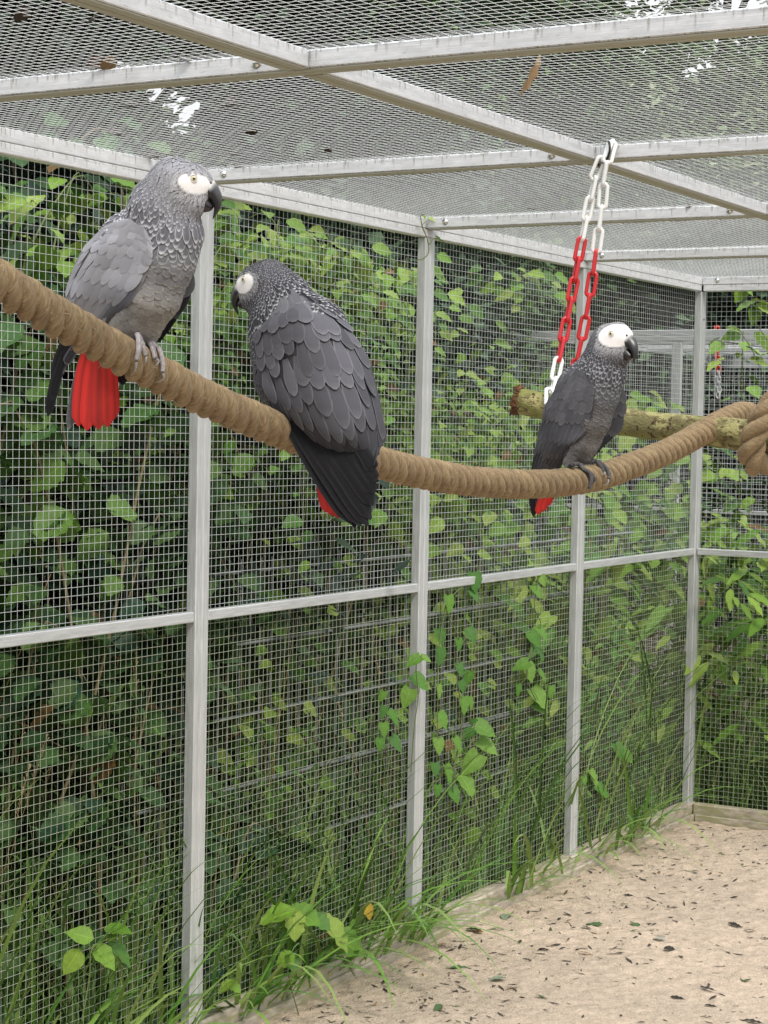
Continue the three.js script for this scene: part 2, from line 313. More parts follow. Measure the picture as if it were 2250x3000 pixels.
function layRope(pts, R, pitch, hand, seed, tint, taper) { // three-strand laid rope; pitch = strand spacing along the axis in metres
  const rnd = rng(seed), path = new THREE.CatmullRomCurve3(pts, false, 'centripetal'), len = path.getLength();
  const n = Math.round(len / (pitch / 14)), sides = 40, mb = new MB(), fz = new MB();
  const P = path.getSpacedPoints(n); let nor = V(0, 1, 0), bi = V();
  const rows = [];
  for (let k = 0; k <= n; k++) {
    const t = P[Math.min(n, k + 1)].clone().sub(P[Math.max(0, k - 1)]).normalize();
    nor.addScaledVector(t, -nor.dot(t)).normalize(); bi.crossVectors(t, nor);
    const s = k / n * len, row = [], tp = taper ? taper(k / n) : 1;
    for (let j = 0; j <= sides; j++) {
      const a = j / sides * Math.PI * 2, ph0 = s / pitch - hand * 3 * a / (Math.PI * 2);
      const fl = Math.floor(ph0), ph = ph0 - fl, x = 2 * ph - 1;
      const wob = noise(fl * 3.1 + 7, Math.cos(a) * 1.4 + 3, Math.sin(a) * 1.4 + s * 8);
      const prof = Math.sqrt(Math.max(0, 1 - x * x));
      const nn = (noise(Math.cos(a) * 5 + 9, Math.sin(a) * 5, s * 260) - 0.5) * 0.05;
      const r = R * tp * (0.49 + 0.50 * prof * (0.92 + 0.16 * wob) + nn * 0.6 * (0.4 + prof));
      const q = P[k].clone().addScaledVector(nor, Math.cos(a) * r).addScaledVector(bi, Math.sin(a) * r);
      const g = tint * (0.84 + 0.30 * wob);
      row.push(mb.v(q.x, q.y, q.z, [g, g * (0.97 + 0.05 * wob), g], s / 0.12 + ph0 * 0.02, ph0 * 0.16 + a * 0.05));
      if (k < n && prof > 0.45 && rnd() < 0.028) {       // loose fibres
        const o = q.clone().sub(P[k]).normalize(), d = t.clone().multiplyScalar((rnd() - 0.5) * 1.6).add(bi.clone().multiplyScalar((rnd() - 0.5) * 1.6)).add(o.clone().multiplyScalar(0.15 + 0.75 * rnd())).normalize();
        const L = 0.0022 + 0.0075 * rnd() * rnd(), w = d.clone().cross(o).normalize().multiplyScalar(0.00018), e = q.clone().addScaledVector(d, L), m = q.clone().addScaledVector(d, L * 0.5).addScaledVector(o, L * 0.18 * (rnd() - 0.2));
        const i0 = fz.v(q.x - w.x, q.y - w.y, q.z - w.z), i1 = fz.v(q.x + w.x, q.y + w.y, q.z + w.z), i2 = fz.v(m.x + w.x * .8, m.y + w.y * .8, m.z + w.z * .8), i3 = fz.v(m.x - w.x * .8, m.y - w.y * .8, m.z - w.z * .8), i4 = fz.v(e.x, e.y, e.z);
        fz.q(i0, i1, i2, i3); fz.f(i3, i2, i4);
      }
    }
    rows.push(row);
  }
  mb.grid(rows);
  for (const [row, p] of [[rows[0], P[0]], [rows[n], P[n]]]) { const c = mb.v(p.x, p.y, p.z, [tint * .8, tint * .8, tint * .8]); for (let j = 0; j < sides; j++) mb.f(c, row[j], row[j + 1]); }
  return [mb.geo(true), fz.geo()];
}
{
  const cs = [[-420, 330], [-200, 470], [0, 612], [74, 657], [160, 708], [254, 762], [340, 808], [419, 849], [490, 882], [551, 908], [637, 943], [747, 978], [847, 1007], [960, 1031], [1069, 1044], [1180, 1045], [1291, 1031], [1358, 1008], [1438, 977], [1515, 936], [1568, 906], [1606, 893], [1634, 902]];
  const pts = cs.map(([x, y], k) => at(x * S, y * S, ropeDepth(x)));
  pts.push(at(1650 * S, 935 * S, ropeDepth(1680) + 0.02), at(1652 * S, 975 * S, ropeDepth(1690) + 0.03));
  const t = thing('perch_rope', 'thick brown jute rope sagging across the aviary under the three parrots', 'rope');
  const [g, f] = layRope(pts, RR, 0.0240, 1, 4, 1);
  part('laid_strands', g, jute, t); part('loose_fibres', f, fuzzMat, t).userData.kind = 'stuff';
  // the knotted end that wraps the log
  const D = 3.62, k = thing('rope_knot', 'knotted brown rope end wrapped round the mossy log at the right edge', 'rope knot');
  const pl = [[2330, 1120, 0.03], [2285, 1165, 0.0], [2243, 1212, -0.01], [2216, 1262, 0.0], [2202, 1308, 0.015], [2205, 1345, 0.03], [2228, 1360, 0.05], [2262, 1345, 0.07]];
  const [g2, f2] = layRope(pl.map(([x, y, d]) => at(x, y, D + d)), 0.0265, 0.040, 1, 9, 0.92, f => f > 0.86 ? 1 - (f - 0.86) * 3 : 1);
  part('laid_strands', g2, jute, k); part('loose_fibres', f2, fuzzMat, k).userData.kind = 'stuff';
}
const LOGD = 3.95;
{
  const bark = tex(1024, 512, (u, v) => {
    const a = tn(u, v, 18, 10, 3, 5), b = tn(u, v, 50, 26, 8, 3), c = tn(u, v, 8, 5, 19, 4), cr = tn(u, v, 70, 18, 27, 3);
    let col = mixc([0.44, 0.42, 0.28], [0.62, 0.60, 0.41], sstep(0.4, 0.6, a)); col = mixc(col, [0.36, 0.31, 0.20], sstep(0.53, 0.62, b) * 0.8); col = mixc(col, [0.47, 0.49, 0.26], sstep(0.46, 0.6, c) * 0.75);
    if (cr > 0.64) col = mixc(col, [0.20, 0.15, 0.10], 0.75);
    return col;
  }); bark.repeat.set(1 / 0.55, 1);
  const bb = tex(512, 256, (u, v) => { const g = 0.5 * tn(u, v, 50, 26, 8, 4) + 0.5 * tn(u, v, 120, 40, 5, 2); return [g, g, g]; }, false); bb.repeat.set(4, 2);
  const bm = mat({ map: bark, bumpMap: bb, bumpScale: 0.004, roughness: 0.95 });
  const t = thing('log_perch', 'cut mossy tree branch hanging level from the chain, its end gnawed', 'branch');
  const a = at(1113 * S, 864 * S, LOGD + 0.02), b = at(1330 * S, 908 * S, LOGD - 0.06), c = at(1560 * S, 935 * S, LOGD - 0.20), d = at(1760 * S, 958 * S, LOGD - 0.34);
  const pts = curve([a, b, c, d], 90), mb = new MB(), L0 = a.distanceTo(d);
  const br = (f, an) => (0.0265 + 0.006 * f) * (1 + 0.06 * Math.sin(an * 2 + f * 9) + 0.12 * (noise(f * 26, Math.cos(an) * 1.6 + 4, Math.sin(an) * 1.6) - 0.5)) * (f < 0.03 ? 0.93 + f * 2.3 : 1);
  mb.tube(pts, br, 28, null, true);
  part('bark', mb.geo(true), bm, t);
  // gnawed rim: splintered lips of wood round the cut end
  const r = rng(8), rim = new MB(), ax = b.clone().sub(a).normalize(), u = V(0, 1, 0).addScaledVector(ax, -ax.y).normalize(), w = ax.clone().cross(u);
  for (let k = 0; k < 95; k++) {
    const an = r() * 6.283, rr = 0.0245 + r() * 0.003, o = u.clone().multiplyScalar(Math.cos(an)).addScaledVector(w, Math.sin(an));
    const tg = u.clone().multiplyScalar(-Math.sin(an)).addScaledVector(w, Math.cos(an)), base = a.clone().addScaledVector(o, rr).addScaledVector(ax, 0.008 + r() * 0.006);
    const tip = base.clone().addScaledVector(ax, -0.010 - r() * 0.007).addScaledVector(o, 0.002 + r() * 0.004).addScaledVector(tg, (r() - .5) * .006), g = 0.6 + 0.7 * r(), c0 = [0.20 * g, 0.085 * g, 0.04 * g];
    const q = [base.clone().addScaledVector(tg, 0.0026), base.clone().addScaledVector(tg, -0.0026), base.clone().addScaledVector(o, 0.003), tip].map(p => rim.v(p.x, p.y, p.z, c0));
    rim.f(q[0], q[1], q[3]); rim.f(q[1], q[2], q[3]); rim.f(q[2], q[0], q[3]);
  }
  part('gnawed_rim', rim.geo(), mat({ vertexColors: true, roughness: 1, side: DS }), t, 'reddish brown gnawed rim of the cut end').userData.kind = 'stuff';
}
{
  const white = new THREE.MeshPhysicalMaterial({ color: new THREE.Color().setRGB(0.86, 0.87, 0.86), roughness: 0.38, clearcoat: 0.15 });
  const red = new THREE.MeshPhysicalMaterial({ color: new THREE.Color().setRGB(0.58, 0.022, 0.030), roughness: 0.36, clearcoat: 0.2 });
  const link = (() => {
    const hl = 0.0168, hw = 0.0080, pts = []; const N = 12;
    for (let k = 0; k < N; k++) { const t = k / N * Math.PI; pts.push(V(Math.cos(t) * hw, hl + Math.sin(t) * hw, 0)); }
    for (let k = 0; k < N; k++) { const t = Math.PI + k / N * Math.PI; pts.push(V(Math.cos(t) * hw, -hl + Math.sin(t) * hw, 0)); }
    return new THREE.TubeGeometry(new THREE.CatmullRomCurve3(pts, true, 'catmullrom', 0.4), 56, 0.0041, 10, true);
  })();
  const t = thing('plastic_chain', 'red and white plastic link chain hanging in two strands from the roof beam', 'chain');
  const hang = (path, colour, flip, tilt) => {
    const cv = new THREE.CatmullRomCurve3(path.map(p => at(...p)), false, 'centripetal'), L = cv.getLength(), n = Math.round(L / 0.0438);
    for (let k = 0; k < n; k++) {
      const f = (k + 0.5) / n, p = cv.getPointAt(f), d = cv.getTangentAt(f), m = part('link', link, colour(f, pix(p)[1]) ? red : white, t);
      m.position.copy(p); m.quaternion.setFromUnitVectors(V(0, -1, 0), d);
      m.rotateY((k + flip) % 2 ? tilt : tilt + Math.PI / 2);
    }
  };
  const z = (x, y) => [1550 + x * 0.348, 380 + y * 0.348];
  hang([[...z(690, 110), 3.965], [...z(655, 190), 3.955], [...z(575, 330), 3.96], [...z(535, 500), 3.965], [...z(450, 900), 3.97], [...z(350, 1440), 3.97], [...z(245, 1960), 3.96], [...z(195, 2200), 3.94], [1611, 1160, 3.915], [1612, 1190, 3.90]], (f, y) => y > 693 && y < 1058, 0, 0.75);
  hang([[...z(700, 110), 3.955], [...z(668, 240), 3.945], [...z(635, 400), 3.95], [...z(618, 600), 3.955], [...z(575, 940), 3.965], [...z(525, 1300), 3.97], [...z(465, 1650), 3.975], [...z(395, 1980), 3.98], [...z(330, 2220), 3.985], [1655, 1180, 3.985]], (f, y) => y > 768 && y < 1090, 1, 0.35);
  const tie = new MB(), zt = (x, y, d) => at(1600 + x / 4.1475, 350 + y / 4.1475, d);
  tie.tube(curve([zt(655, 275, 4.02), zt(635, 420, 4.03), zt(640, 560, 4.02), zt(700, 510, 3.95), zt(745, 470, 3.938), zt(770, 380, 3.932), zt(768, 290, 3.936), zt(730, 240, 3.97), zt(680, 250, 4.0), zt(655, 285, 4.03)], 50), 0.0026, 7, null);
  solo('cable_tie', 'black cable tie holding the plastic chain to the roof beam', 'cable tie', tie.geo(), mat({ color: 0x111214, roughness: 0.45 }));
}
// ------------------------------------------------------------------ parrots
// A bird is modelled in its own units: x right and y down as the camera sees it, z towards the camera.
const sub3 = (a, b) => [a[0] - b[0], a[1] - b[1], a[2] - b[2]], add3 = (a, b, s = 1) => [a[0] + b[0] * s, a[1] + b[1] * s, a[2] + b[2] * s];
const dot3 = (a, b) => a[0] * b[0] + a[1] * b[1] + a[2] * b[2], len3 = a => Math.hypot(a[0], a[1], a[2]), nrm = a => { const l = len3(a) || 1; return [a[0] / l, a[1] / l, a[2] / l]; };
const cross3 = (a, b) => [a[1] * b[2] - a[2] * b[1], a[2] * b[0] - a[0] * b[2], a[0] * b[1] - a[1] * b[0]];
function smoothField(bones, K) {                        // bones: [a, ra, b, rb]
  return p => {
    let d = 1e9;
    for (const [a, ra, b, rb] of bones) {
      const ab = sub3(b, a), ap = sub3(p, a), t = clamp(dot3(ap, ab) / (dot3(ab, ab) || 1)), e = len3(sub3(ap, [ab[0] * t, ab[1] * t, ab[2] * t])) - (ra + (rb - ra) * t);
      const h = Math.max(K - Math.abs(d - e), 0) / K; d = Math.min(d, e) - h * h * K * 0.25;
    }
    return d;
  };
}
function surfaceNet(f, lo, hi, cell) {                  // one closed mesh round the zero level
  const n = [0, 1, 2].map(k => Math.ceil((hi[k] - lo[k]) / cell) + 1), val = new Float32Array(n[0] * n[1] * n[2]), id = (x, y, z) => (z * n[1] + y) * n[0] + x;
  for (let z = 0; z < n[2]; z++) for (let y = 0; y < n[1]; y++) for (let x = 0; x < n[0]; x++) val[id(x, y, z)] = f([lo[0] + x * cell, lo[1] + y * cell, lo[2] + z * cell]);
  const vid = new Int32Array(val.length).fill(-1), P = [], I = [];
  for (let z = 0; z < n[2] - 1; z++) for (let y = 0; y < n[1] - 1; y++) for (let x = 0; x < n[0] - 1; x++) {
    let c = 0, s = [0, 0, 0];
    const edge = (x0, y0, z0, x1, y1, z1) => { const a = val[id(x + x0, y + y0, z + z0)], b = val[id(x + x1, y + y1, z + z1)]; if ((a < 0) !== (b < 0)) { const t = a / (a - b); s[0] += x0 + (x1 - x0) * t; s[1] += y0 + (y1 - y0) * t; s[2] += z0 + (z1 - z0) * t; c++; } };
    for (const a of [0, 1]) for (const b of [0, 1]) { edge(0, a, b, 1, a, b); edge(a, 0, b, a, 1, b); edge(a, b, 0, a, b, 1); }
    if (c) { vid[id(x, y, z)] = P.length; P.push([lo[0] + (x + s[0] / c) * cell, lo[1] + (y + s[1] / c) * cell, lo[2] + (z + s[2] / c) * cell]); }
  }
  for (let z = 1; z < n[2] - 1; z++) for (let y = 1; y < n[1] - 1; y++) for (let x = 1; x < n[0] - 1; x++) {
    const a = val[id(x, y, z)] < 0;
    const quad = (b, q) => { if (a !== (b < 0)) { const k = q.map(o => vid[id(...o)]); if (k.every(e => e >= 0)) { if (a) k.reverse(); I.push(k[0], k[1], k[2], k[0], k[2], k[3]); } } };
    quad(val[id(x + 1, y, z)], [[x, y, z], [x, y - 1, z], [x, y - 1, z - 1], [x, y, z - 1]]);
    quad(val[id(x, y + 1, z)], [[x, y, z], [x, y, z - 1], [x - 1, y, z - 1], [x - 1, y, z]]);
    quad(val[id(x, y, z + 1)], [[x, y, z], [x - 1, y, z], [x - 1, y - 1, z], [x, y - 1, z]]);
  }
  return [P, I];
}
const featherMat = (() => { const b = tex(256, 256, (u, v) => { const g = 0.5 + 0.5 * Math.sin((u * 40 + Math.abs(v - 0.5) * 50) * 6.283) * 0.6 + 0.3 * (tn(u, v, 20, 60, 3, 2) - 0.5); return [g, g, g]; }, false); return new THREE.MeshPhysicalMaterial({ vertexColors: true, roughness: 0.82, specularIntensity: 0.35, side: DS, bumpMap: b, bumpScale: 0.00022 }); })();
const redMat = new THREE.MeshPhysicalMaterial({ vertexColors: true, roughness: 0.62, side: DS });
const skinMat = mat({ vertexColors: true, roughness: 0.8 });
const beakMat = new THREE.MeshPhysicalMaterial({ vertexColors: true, roughness: 0.34, clearcoat: 0.25, clearcoatRoughness: 0.3 });
const eyeMat = new THREE.MeshPhysicalMaterial({ vertexColors: true, roughness: 0.08, clearcoat: 1, clearcoatRoughness: 0.03 });
const footMat = (() => { const b = tex(256, 256, (u, v) => { const g = Math.pow(tn(u, v, 26, 26, 5, 2), 0.8); return [g, g, g]; }, false); b.repeat.set(40, 2); return mat({ vertexColors: true, roughness: 0.75, bumpMap: b, bumpScale: 0.0012 }); })();

const TAU = [0, 0.22, 0.46, 0.66, 0.81, 0.92, 1], SIG = [-1, -0.74, 0, 0.74, 1];
const featherW = (t, point) => t < 0.55 ? 0.5 + 0.5 * sm(t / 0.55) : Math.sqrt(Math.max(0.03, 1 - Math.pow((t - 0.55) / 0.45, point)));

function makeParrot(o) {
  const R = rng(o.seed), base = at(...o.foot), depth = o.foot[2];
  const toLocal = p => { const [sx, sy] = o.src(p[0], p[1]); return at(sx, sy, depth - p[2] * o.mz).sub(base); };
  const bird = thing('grey_parrot', o.label, 'parrot', base.toArray(), 'grey parrots perched on the rope');
  class ZB extends MB { z(p, c, u = 0, w = 0) { const q = toLocal(p); return this.v(q.x, q.y, q.z, c, u, w); } }
  // head frame
  const hs = o.head.s, fw = nrm(o.head.fw), up0 = o.head.up, lat0 = nrm(cross3(fw, up0)), lat = lat0[2] < 0 ? lat0.map(v => -v) : lat0, dn = nrm(cross3(lat, fw)).map(v => v), dnv = dn[1] < 0 ? dn.map(v => -v) : dn;
  if (o.head.eye) { const d = add3(add3(fw.map(v => v * 103), dnv, -27), lat, 121); o.head.c = [o.head.eye[0] - d[0] * hs, o.head.eye[1] - d[1] * hs, o.head.c[2]]; }
  const hp = (x, y, l = 0) => add3(add3(add3(o.head.c, fw, x * hs), dnv, y * hs), lat, l * hs);
  const toHead = p => { const d = sub3(p, o.head.c); return [dot3(d, fw) / hs, dot3(d, dnv) / hs, dot3(d, lat) / hs]; };
  const cr = o.head.crown ?? 1;
  const headBones = [[hp(-50, (1 - cr) * 150), 182 * hs * cr, hp(70, 2), 126 * hs], [hp(70, 2), 126 * hs, hp(146, 24), 80 * hs], [hp(-30, 40), 165 * hs * cr, hp(30, 110), 128 * hs], [hp(30, 110), 120 * hs, hp(75, 150), 92 * hs]];
  const bones = [...headBones];
  for (const ch of o.chains) for (let k = 0; k + 1 < ch.length; k++) bones.push([ch[k].slice(0, 3), ch[k][3], ch[k + 1].slice(0, 3), ch[k + 1][3]]);
  const f = smoothField(bones, 70);
  const grad = p => { const e = 4; return nrm([f([p[0] + e, p[1], p[2]]) - f([p[0] - e, p[1], p[2]]), f([p[0], p[1] + e, p[2]]) - f([p[0], p[1] - e, p[2]]), f([p[0], p[1], p[2] + e]) - f([p[0], p[1], p[2] - e])]); };
  const snap = p => { let n = grad(p); p = add3(p, n, -f(p)); n = grad(p); p = add3(p, n, -f(p)); return [p, n]; };
  // spine position: 0 skull, 1 neck, 2 lower neck, 3 chest ...
  const spine = [o.head.c, ...o.chains[0].map(q => q.slice(0, 3))];
  const spos = p => { let b = 1e9, s = 0; for (let k = 0; k + 1 < spine.length; k++) { const ab = sub3(spine[k + 1], spine[k]), t = clamp(dot3(sub3(p, spine[k]), ab) / dot3(ab, ab)), d = len3(sub3(p, add3(spine[k], ab, t))); if (d < b) { b = d; s = k + t; } } return s; };
  const flow = (p, n) => {
    let v = [0, 0, 0];
    for (const [a, ra, b, rb] of bones.slice(headBones.length)) { const ab = sub3(b, a), t = clamp(dot3(sub3(p, a), ab) / dot3(ab, ab)), d = len3(sub3(p, add3(a, ab, t))) - (ra + (rb - ra) * t); v = add3(v, nrm(ab), Math.exp(-Math.max(0, d) / 60)); }
    v = nrm(v);
    const h = toHead(p), w = Math.exp(-Math.max(0, Math.hypot(h[0] + 20, h[1] - 40, h[2]) - 150) / 55);
    v = nrm(add3(v.map(x => x * (1 - w)), nrm(sub3(p, hp(240, 60))), w));
    return nrm(add3(v, n, -dot3(v, n)));
  };
  const fp = o.head.patch ?? [108, -8, 118, 86];
  const face = h => Math.hypot((h[0] - fp[0]) / fp[2], (h[1] - fp[1] - h[0] * 0.12) / fp[3]) + (o.head.whiteFore ? 0 : (h[1] < -92 ? 0.5 : 0) + (Math.abs(h[2]) < 45 && h[1] < 10 && h[0] < 200 ? 0.35 : 0));
  const isFace = h => face(h) < 1 && h[0] > (o.head.whiteFore ? -60 : -20);
  const tone = o.tone;
  const inside = (poly, x, y) => { let c = false; for (let i = 0, j = poly.length - 1; i < poly.length; j = i++) { const [xi, yi] = poly[i], [xj, yj] = poly[j]; if ((yi > y) !== (yj > y) && x < (xj - xi) * (y - yi) / (yj - yi) + xi) c = !c; } return c; };
  const styles = [   // spine position, length, width, spacing, centre, edge, lift
    [0.0, 58, 16, 18, [.19, .19, .20], [.42, .42, .44], 8], [0.4, 70, 20, 21, [.14, .14, .15], [.47, .47, .50], 11], [0.9, 126, 37, 31, [.085, .085, .095], [.56, .57, .60], 19], [1.7, 138, 46, 38, [.095, .095, .105], [.52, .53, .55], 22],
    [2.3, 118, 54, 44, [.15, .15, .16], [.40, .40, .41], 15], ...(o.belly ?? [[3.0, 92, 58, 46, [.205, .205, .21], [.35, .345, .335], 13], [4.0, 92, 60, 46, [.255, .243, .22], [.36, .345, .31], 14], [6, 96, 64, 50, [.29, .275, .245], [.38, .36, .33], 14]])];
  const style = s => { let k = 0; while (k + 2 < styles.length && styles[k + 1][0] < s) k++; const a = styles[k], b = styles[k + 1], t = clamp((s - a[0]) / (b[0] - a[0])); return { L: mix(a[1], b[1], t), W: mix(a[2], b[2], t), sp: mix(a[3], b[3], t), c: mixc(a[4], b[4], t), e: mixc(a[5], b[5], t), lift: mix(a[6], b[6], t) }; };
  // body: one continuous surface
  const lo = [1e9, 1e9, 1e9], hi = [-1e9, -1e9, -1e9];
  for (const [a, ra, b, rb] of bones) for (let k = 0; k < 3; k++) { lo[k] = Math.min(lo[k], a[k] - ra - 60, b[k] - rb - 60); hi[k] = Math.max(hi[k], a[k] + ra + 60, b[k] + rb + 60); }
  const [VP, VI] = surfaceNet(f, lo, hi, 19);
  const body = new ZB(), SN = [];
  VP.forEach((p, k) => { const [q, n] = snap(p); SN.push([q, n]); const h = toHead(q), wf = sstep(1.06, 0.9, face(h)) * (h[0] > (o.head.whiteFore ? -60 : -20) ? 1 : 0), g = style(spos(q)); let c = mixc((o.under && inside(o.cover, q[0], q[1]) ? o.under : g.c).map((v, i) => v * tone[i] * 0.8), [.82, .80, .79], wf); body.z(q, c, q[0] / 400, q[1] / 400); });
  body.i = VI;
  part('body', body.geo(), skinMat, bird);
  // generic feather: bends over whatever surface it lies on
  const lay = (mb, surf, L, W, c, e, q) => {
    const ids = [], j = 0.88 + 0.24 * R(), tilt = (R() - 0.5) * 0.5 * (q.tilt ?? 1), pt = q.point ?? 2;
    for (const t of TAU) {
      const w = W * featherW(t, pt), row = [];
      for (const s of SIG) {
        const [p, n] = surf(t * L, s * w);
        const off = (q.base ?? 1.5) + (q.lift ?? 8) * Math.pow(t, 1.25) + (1 - s * s) * w * (q.camber ?? 0.14) + tilt * s * w * 0.22;
        const ed = clamp(Math.max(Math.abs(s) > 0.9 ? 1 : Math.abs(s) * 0.75, t > 0.7 ? (t - 0.7) / 0.25 : 0)), m = sstep(q.e0 ?? 0.68, 1, ed);
        let col = mixc(c, e, m); if (s === 0 && q.shaft) col = mixc(col, q.shaft, 0.5); col = col.map(v => v * j);
        row.push(mb.z(add3(p, n, off), col, t * 0.5, s * 0.5 + 0.5));
      }
      ids.push(row);
    }
    mb.grid(ids);
  };
  const onBody = (p, n, t) => { const b = cross3(n, t); return (l, w) => snap(add3(add3(p, t, l), b, w)); };
  // small feathers over head, neck, breast, belly
  const groups = { head_feathers: new ZB(), neck_feathers: new ZB(), body_feathers: new ZB() };
  const tris = []; let area = 0;
  for (let k = 0; k < VI.length; k += 3) { const a = SN[VI[k]][0], b = SN[VI[k + 1]][0], c = SN[VI[k + 2]][0]; area += len3(cross3(sub3(b, a), sub3(c, a))) / 2; tris.push(area); }
  const cellS = 30, hash = new Map(), key = (x, y, z) => x + ',' + y + ',' + z, placed = [];
  for (let tries = 0; tries < 60000; tries++) {
    const r = R() * area; let l = 0, h2 = tris.length - 1; while (l < h2) { const m = (l + h2) >> 1; tris[m] < r ? l = m + 1 : h2 = m; }
    let u = R(), v = R(); if (u + v > 1) { u = 1 - u; v = 1 - v; }
    const A = SN[VI[l * 3]], B = SN[VI[l * 3 + 1]], C = SN[VI[l * 3 + 2]];
    const p = [0, 1, 2].map(k => A[0][k] + (B[0][k] - A[0][k]) * u + (C[0][k] - A[0][k]) * v), n0 = A[1];
    if (n0[2] < -0.55) continue;                        // the far side is covered by the far wing
    const h = toHead(p); if (isFace(h)) continue;
    const fd = face(h), s = spos(p), st = style(s), nearFace = fd < 1.6 && h[0] > -40 ? sstep(1.0, 1.6, fd) : 1;
    const sp = Math.max(11, st.sp * mix(0.45, 1, nearFace)) * o.fscale;
    const cx = Math.floor(p[0] / cellS), cy = Math.floor(p[1] / cellS), cz = Math.floor(p[2] / cellS); let ok = true;
    for (let x = -2; x <= 2 && ok; x++) for (let y = -2; y <= 2 && ok; y++) for (let z = -2; z <= 2 && ok; z++) for (const q of hash.get(key(cx + x, cy + y, cz + z)) ?? []) if (len3(sub3(p, q)) < sp * 0.86) { ok = false; break; }
    if (!ok) continue;
    if (n0[2] > -0.1 && o.cover && inside(o.cover, p[0], p[1])) continue;
    const kk = key(cx, cy, cz); (hash.get(kk) ?? hash.set(kk, []).get(kk)).push(p);
    placed.push({ p, s, st, nearFace, h });
  }
  for (const { p, s, st, nearFace, h } of placed) {
    const [q, n] = snap(p), t0 = flow(q, n), b0 = cross3(n, t0), t = nrm(add3(t0, b0, (R() - 0.5) * 0.34));
    const g = s < 0.5 ? 'head_feathers' : s < 2.2 ? 'neck_feathers' : 'body_feathers', sc = o.fscale * mix(0.5, 1, nearFace) * (0.88 + 0.24 * R());
    if (o.rump && p[1] > o.rump) { st.c = o.under; st.e = o.under.map(v => v * 1.4); }
    const nt = s < 2.3 ? mix(o.neckTone ?? 1, 1, sstep(1.6, 2.3, s)) : 1; let c = st.c.map((v, i) => v * tone[i] * nt), e = st.e.map((v, i) => v * (o.edge ?? 1) * mix(1, tone[i], 0.5)); if (nearFace < 1) { const w = (1 - nearFace) * 0.75; c = mixc(c, [.62, .62, .63], w * (o.head.paleFace ?? 0.6)); e = mixc(e, [.78, .78, .79], w); }
    lay(groups[g], onBody(q, n, t), st.L * sc, st.W * sc * 0.62, c, e, { lift: st.lift * sc, camber: 0.2, e0: s > 0.7 && s < 2.3 ? 0.45 : 0.62, point: s < 2.2 ? 1.5 : 2 });
  }
  for (const [n, mb] of Object.entries(groups)) if (mb.i.length) part(n, mb.geo(), featherMat, bird).userData.kind = 'stuff';
  // patches: a grid of picture points laid on the body, for wings and mantle
  const patch = (rows, lift) => {
    const G = rows.map(r => r.map(([x, y, z]) => { if (z !== undefined && z !== null) return [x, y, z]; let best = 1e9, bz = 0; for (let q = hi[2] + 60; q > lo[2] - 60; q -= 6) { const d = f([x, y, q]); if (d < best) { best = d; bz = q; } if (d < lift) break; } return [x, y, bz]; }));
    let sgn = 1; const nu = G.length, nv = G[0].length, cm = (a, b, c, d, t) => 0.5 * (2 * b + (c - a) * t + (2 * a - 5 * b + 4 * c - d) * t * t + (3 * b - a - 3 * c + d) * t * t * t);
    const S0 = (u, v) => {
      const U = clamp(u) * (nu - 1), Vv = clamp(v) * (nv - 1), i = Math.min(nu - 2, Math.floor(U)), j = Math.min(nv - 2, Math.floor(Vv)), a = U - i, b = Vv - j;
      const g = (y, x) => { const yy = clamp(y, 0, nu - 1), xx = clamp(x, 0, nv - 1); let q = G[yy][xx]; if (y < 0) q = add3(G[0][xx], sub3(G[0][xx], G[1][xx])); if (y >= nu) q = add3(G[nu - 1][xx], sub3(G[nu - 1][xx], G[nu - 2][xx])); if (x < 0) q = add3(G[yy][0], sub3(G[yy][0], G[yy][1])); if (x >= nv) q = add3(G[yy][nv - 1], sub3(G[yy][nv - 1], G[yy][nv - 2])); return q; };
      const out = [0, 0, 0]; for (let k = 0; k < 3; k++) { const c = []; for (let y = -1; y <= 2; y++) c.push(cm(g(i + y, j - 1)[k], g(i + y, j)[k], g(i + y, j + 1)[k], g(i + y, j + 2)[k], b)); out[k] = cm(c[0], c[1], c[2], c[3], a); }
      const eu = u - clamp(u), ev = v - clamp(v); if (eu || ev) { const h = 0.02; const p0 = out; if (eu) { const q = S0(clamp(u) - Math.sign(eu) * h, v - ev); for (let k = 0; k < 3; k++) out[k] += (p0[k] - q[k]) / h * Math.abs(eu); } if (ev) { const q = S0(clamp(u), clamp(v) - Math.sign(ev) * h), q0 = S0(clamp(u), clamp(v)); for (let k = 0; k < 3; k++) out[k] += (q0[k] - q[k]) / h * Math.abs(ev); } }
      return out;
    };
    const N = (u, v) => { const e = 0.02, a = sub3(S0(clamp(u) + e, v), S0(clamp(u) - e, v)), b = sub3(S0(u, clamp(v) + e), S0(u, clamp(v) - e)); const n = nrm(cross3(a, b)); return sgn < 0 ? n.map(x => -x) : n; };
    { const n = N(0.45, 0.5); if (n[2] < 0) sgn = -1; }
    return { S: S0, N };
  };
  const wing = (w) => {
    const P = patch(w.rows, w.lift ?? 14), name = w.name ?? 'wing', th = w.thick ?? 26;
    const sh = new ZB(), NU = 22, NV = 14, top = [], bot = [];
    for (let a = 0; a <= NU; a++) { const r1 = [], r2 = []; for (let b = 0; b <= NV; b++) { const u = a / NU * (w.uEnd ?? 1), v = b / NV, p = P.S(u, v), n = P.N(u, v); r1.push(sh.z(p, w.c0)); r2.push(sh.z(add3(p, n, -th), w.c0)); } top.push(r1); bot.push(r2); }
    sh.grid(top); sh.grid(bot.map(r => r.slice().reverse())); sh.grid([top[0], bot[0]]); sh.grid([bot[NU], top[NU]]); sh.grid([top.map(r => r[0]), bot.map(r => r[0])]); sh.grid([bot.map(r => r[NV]), top.map(r => r[NV])]);
    const m = part(name, sh.geo(), featherMat, bird);
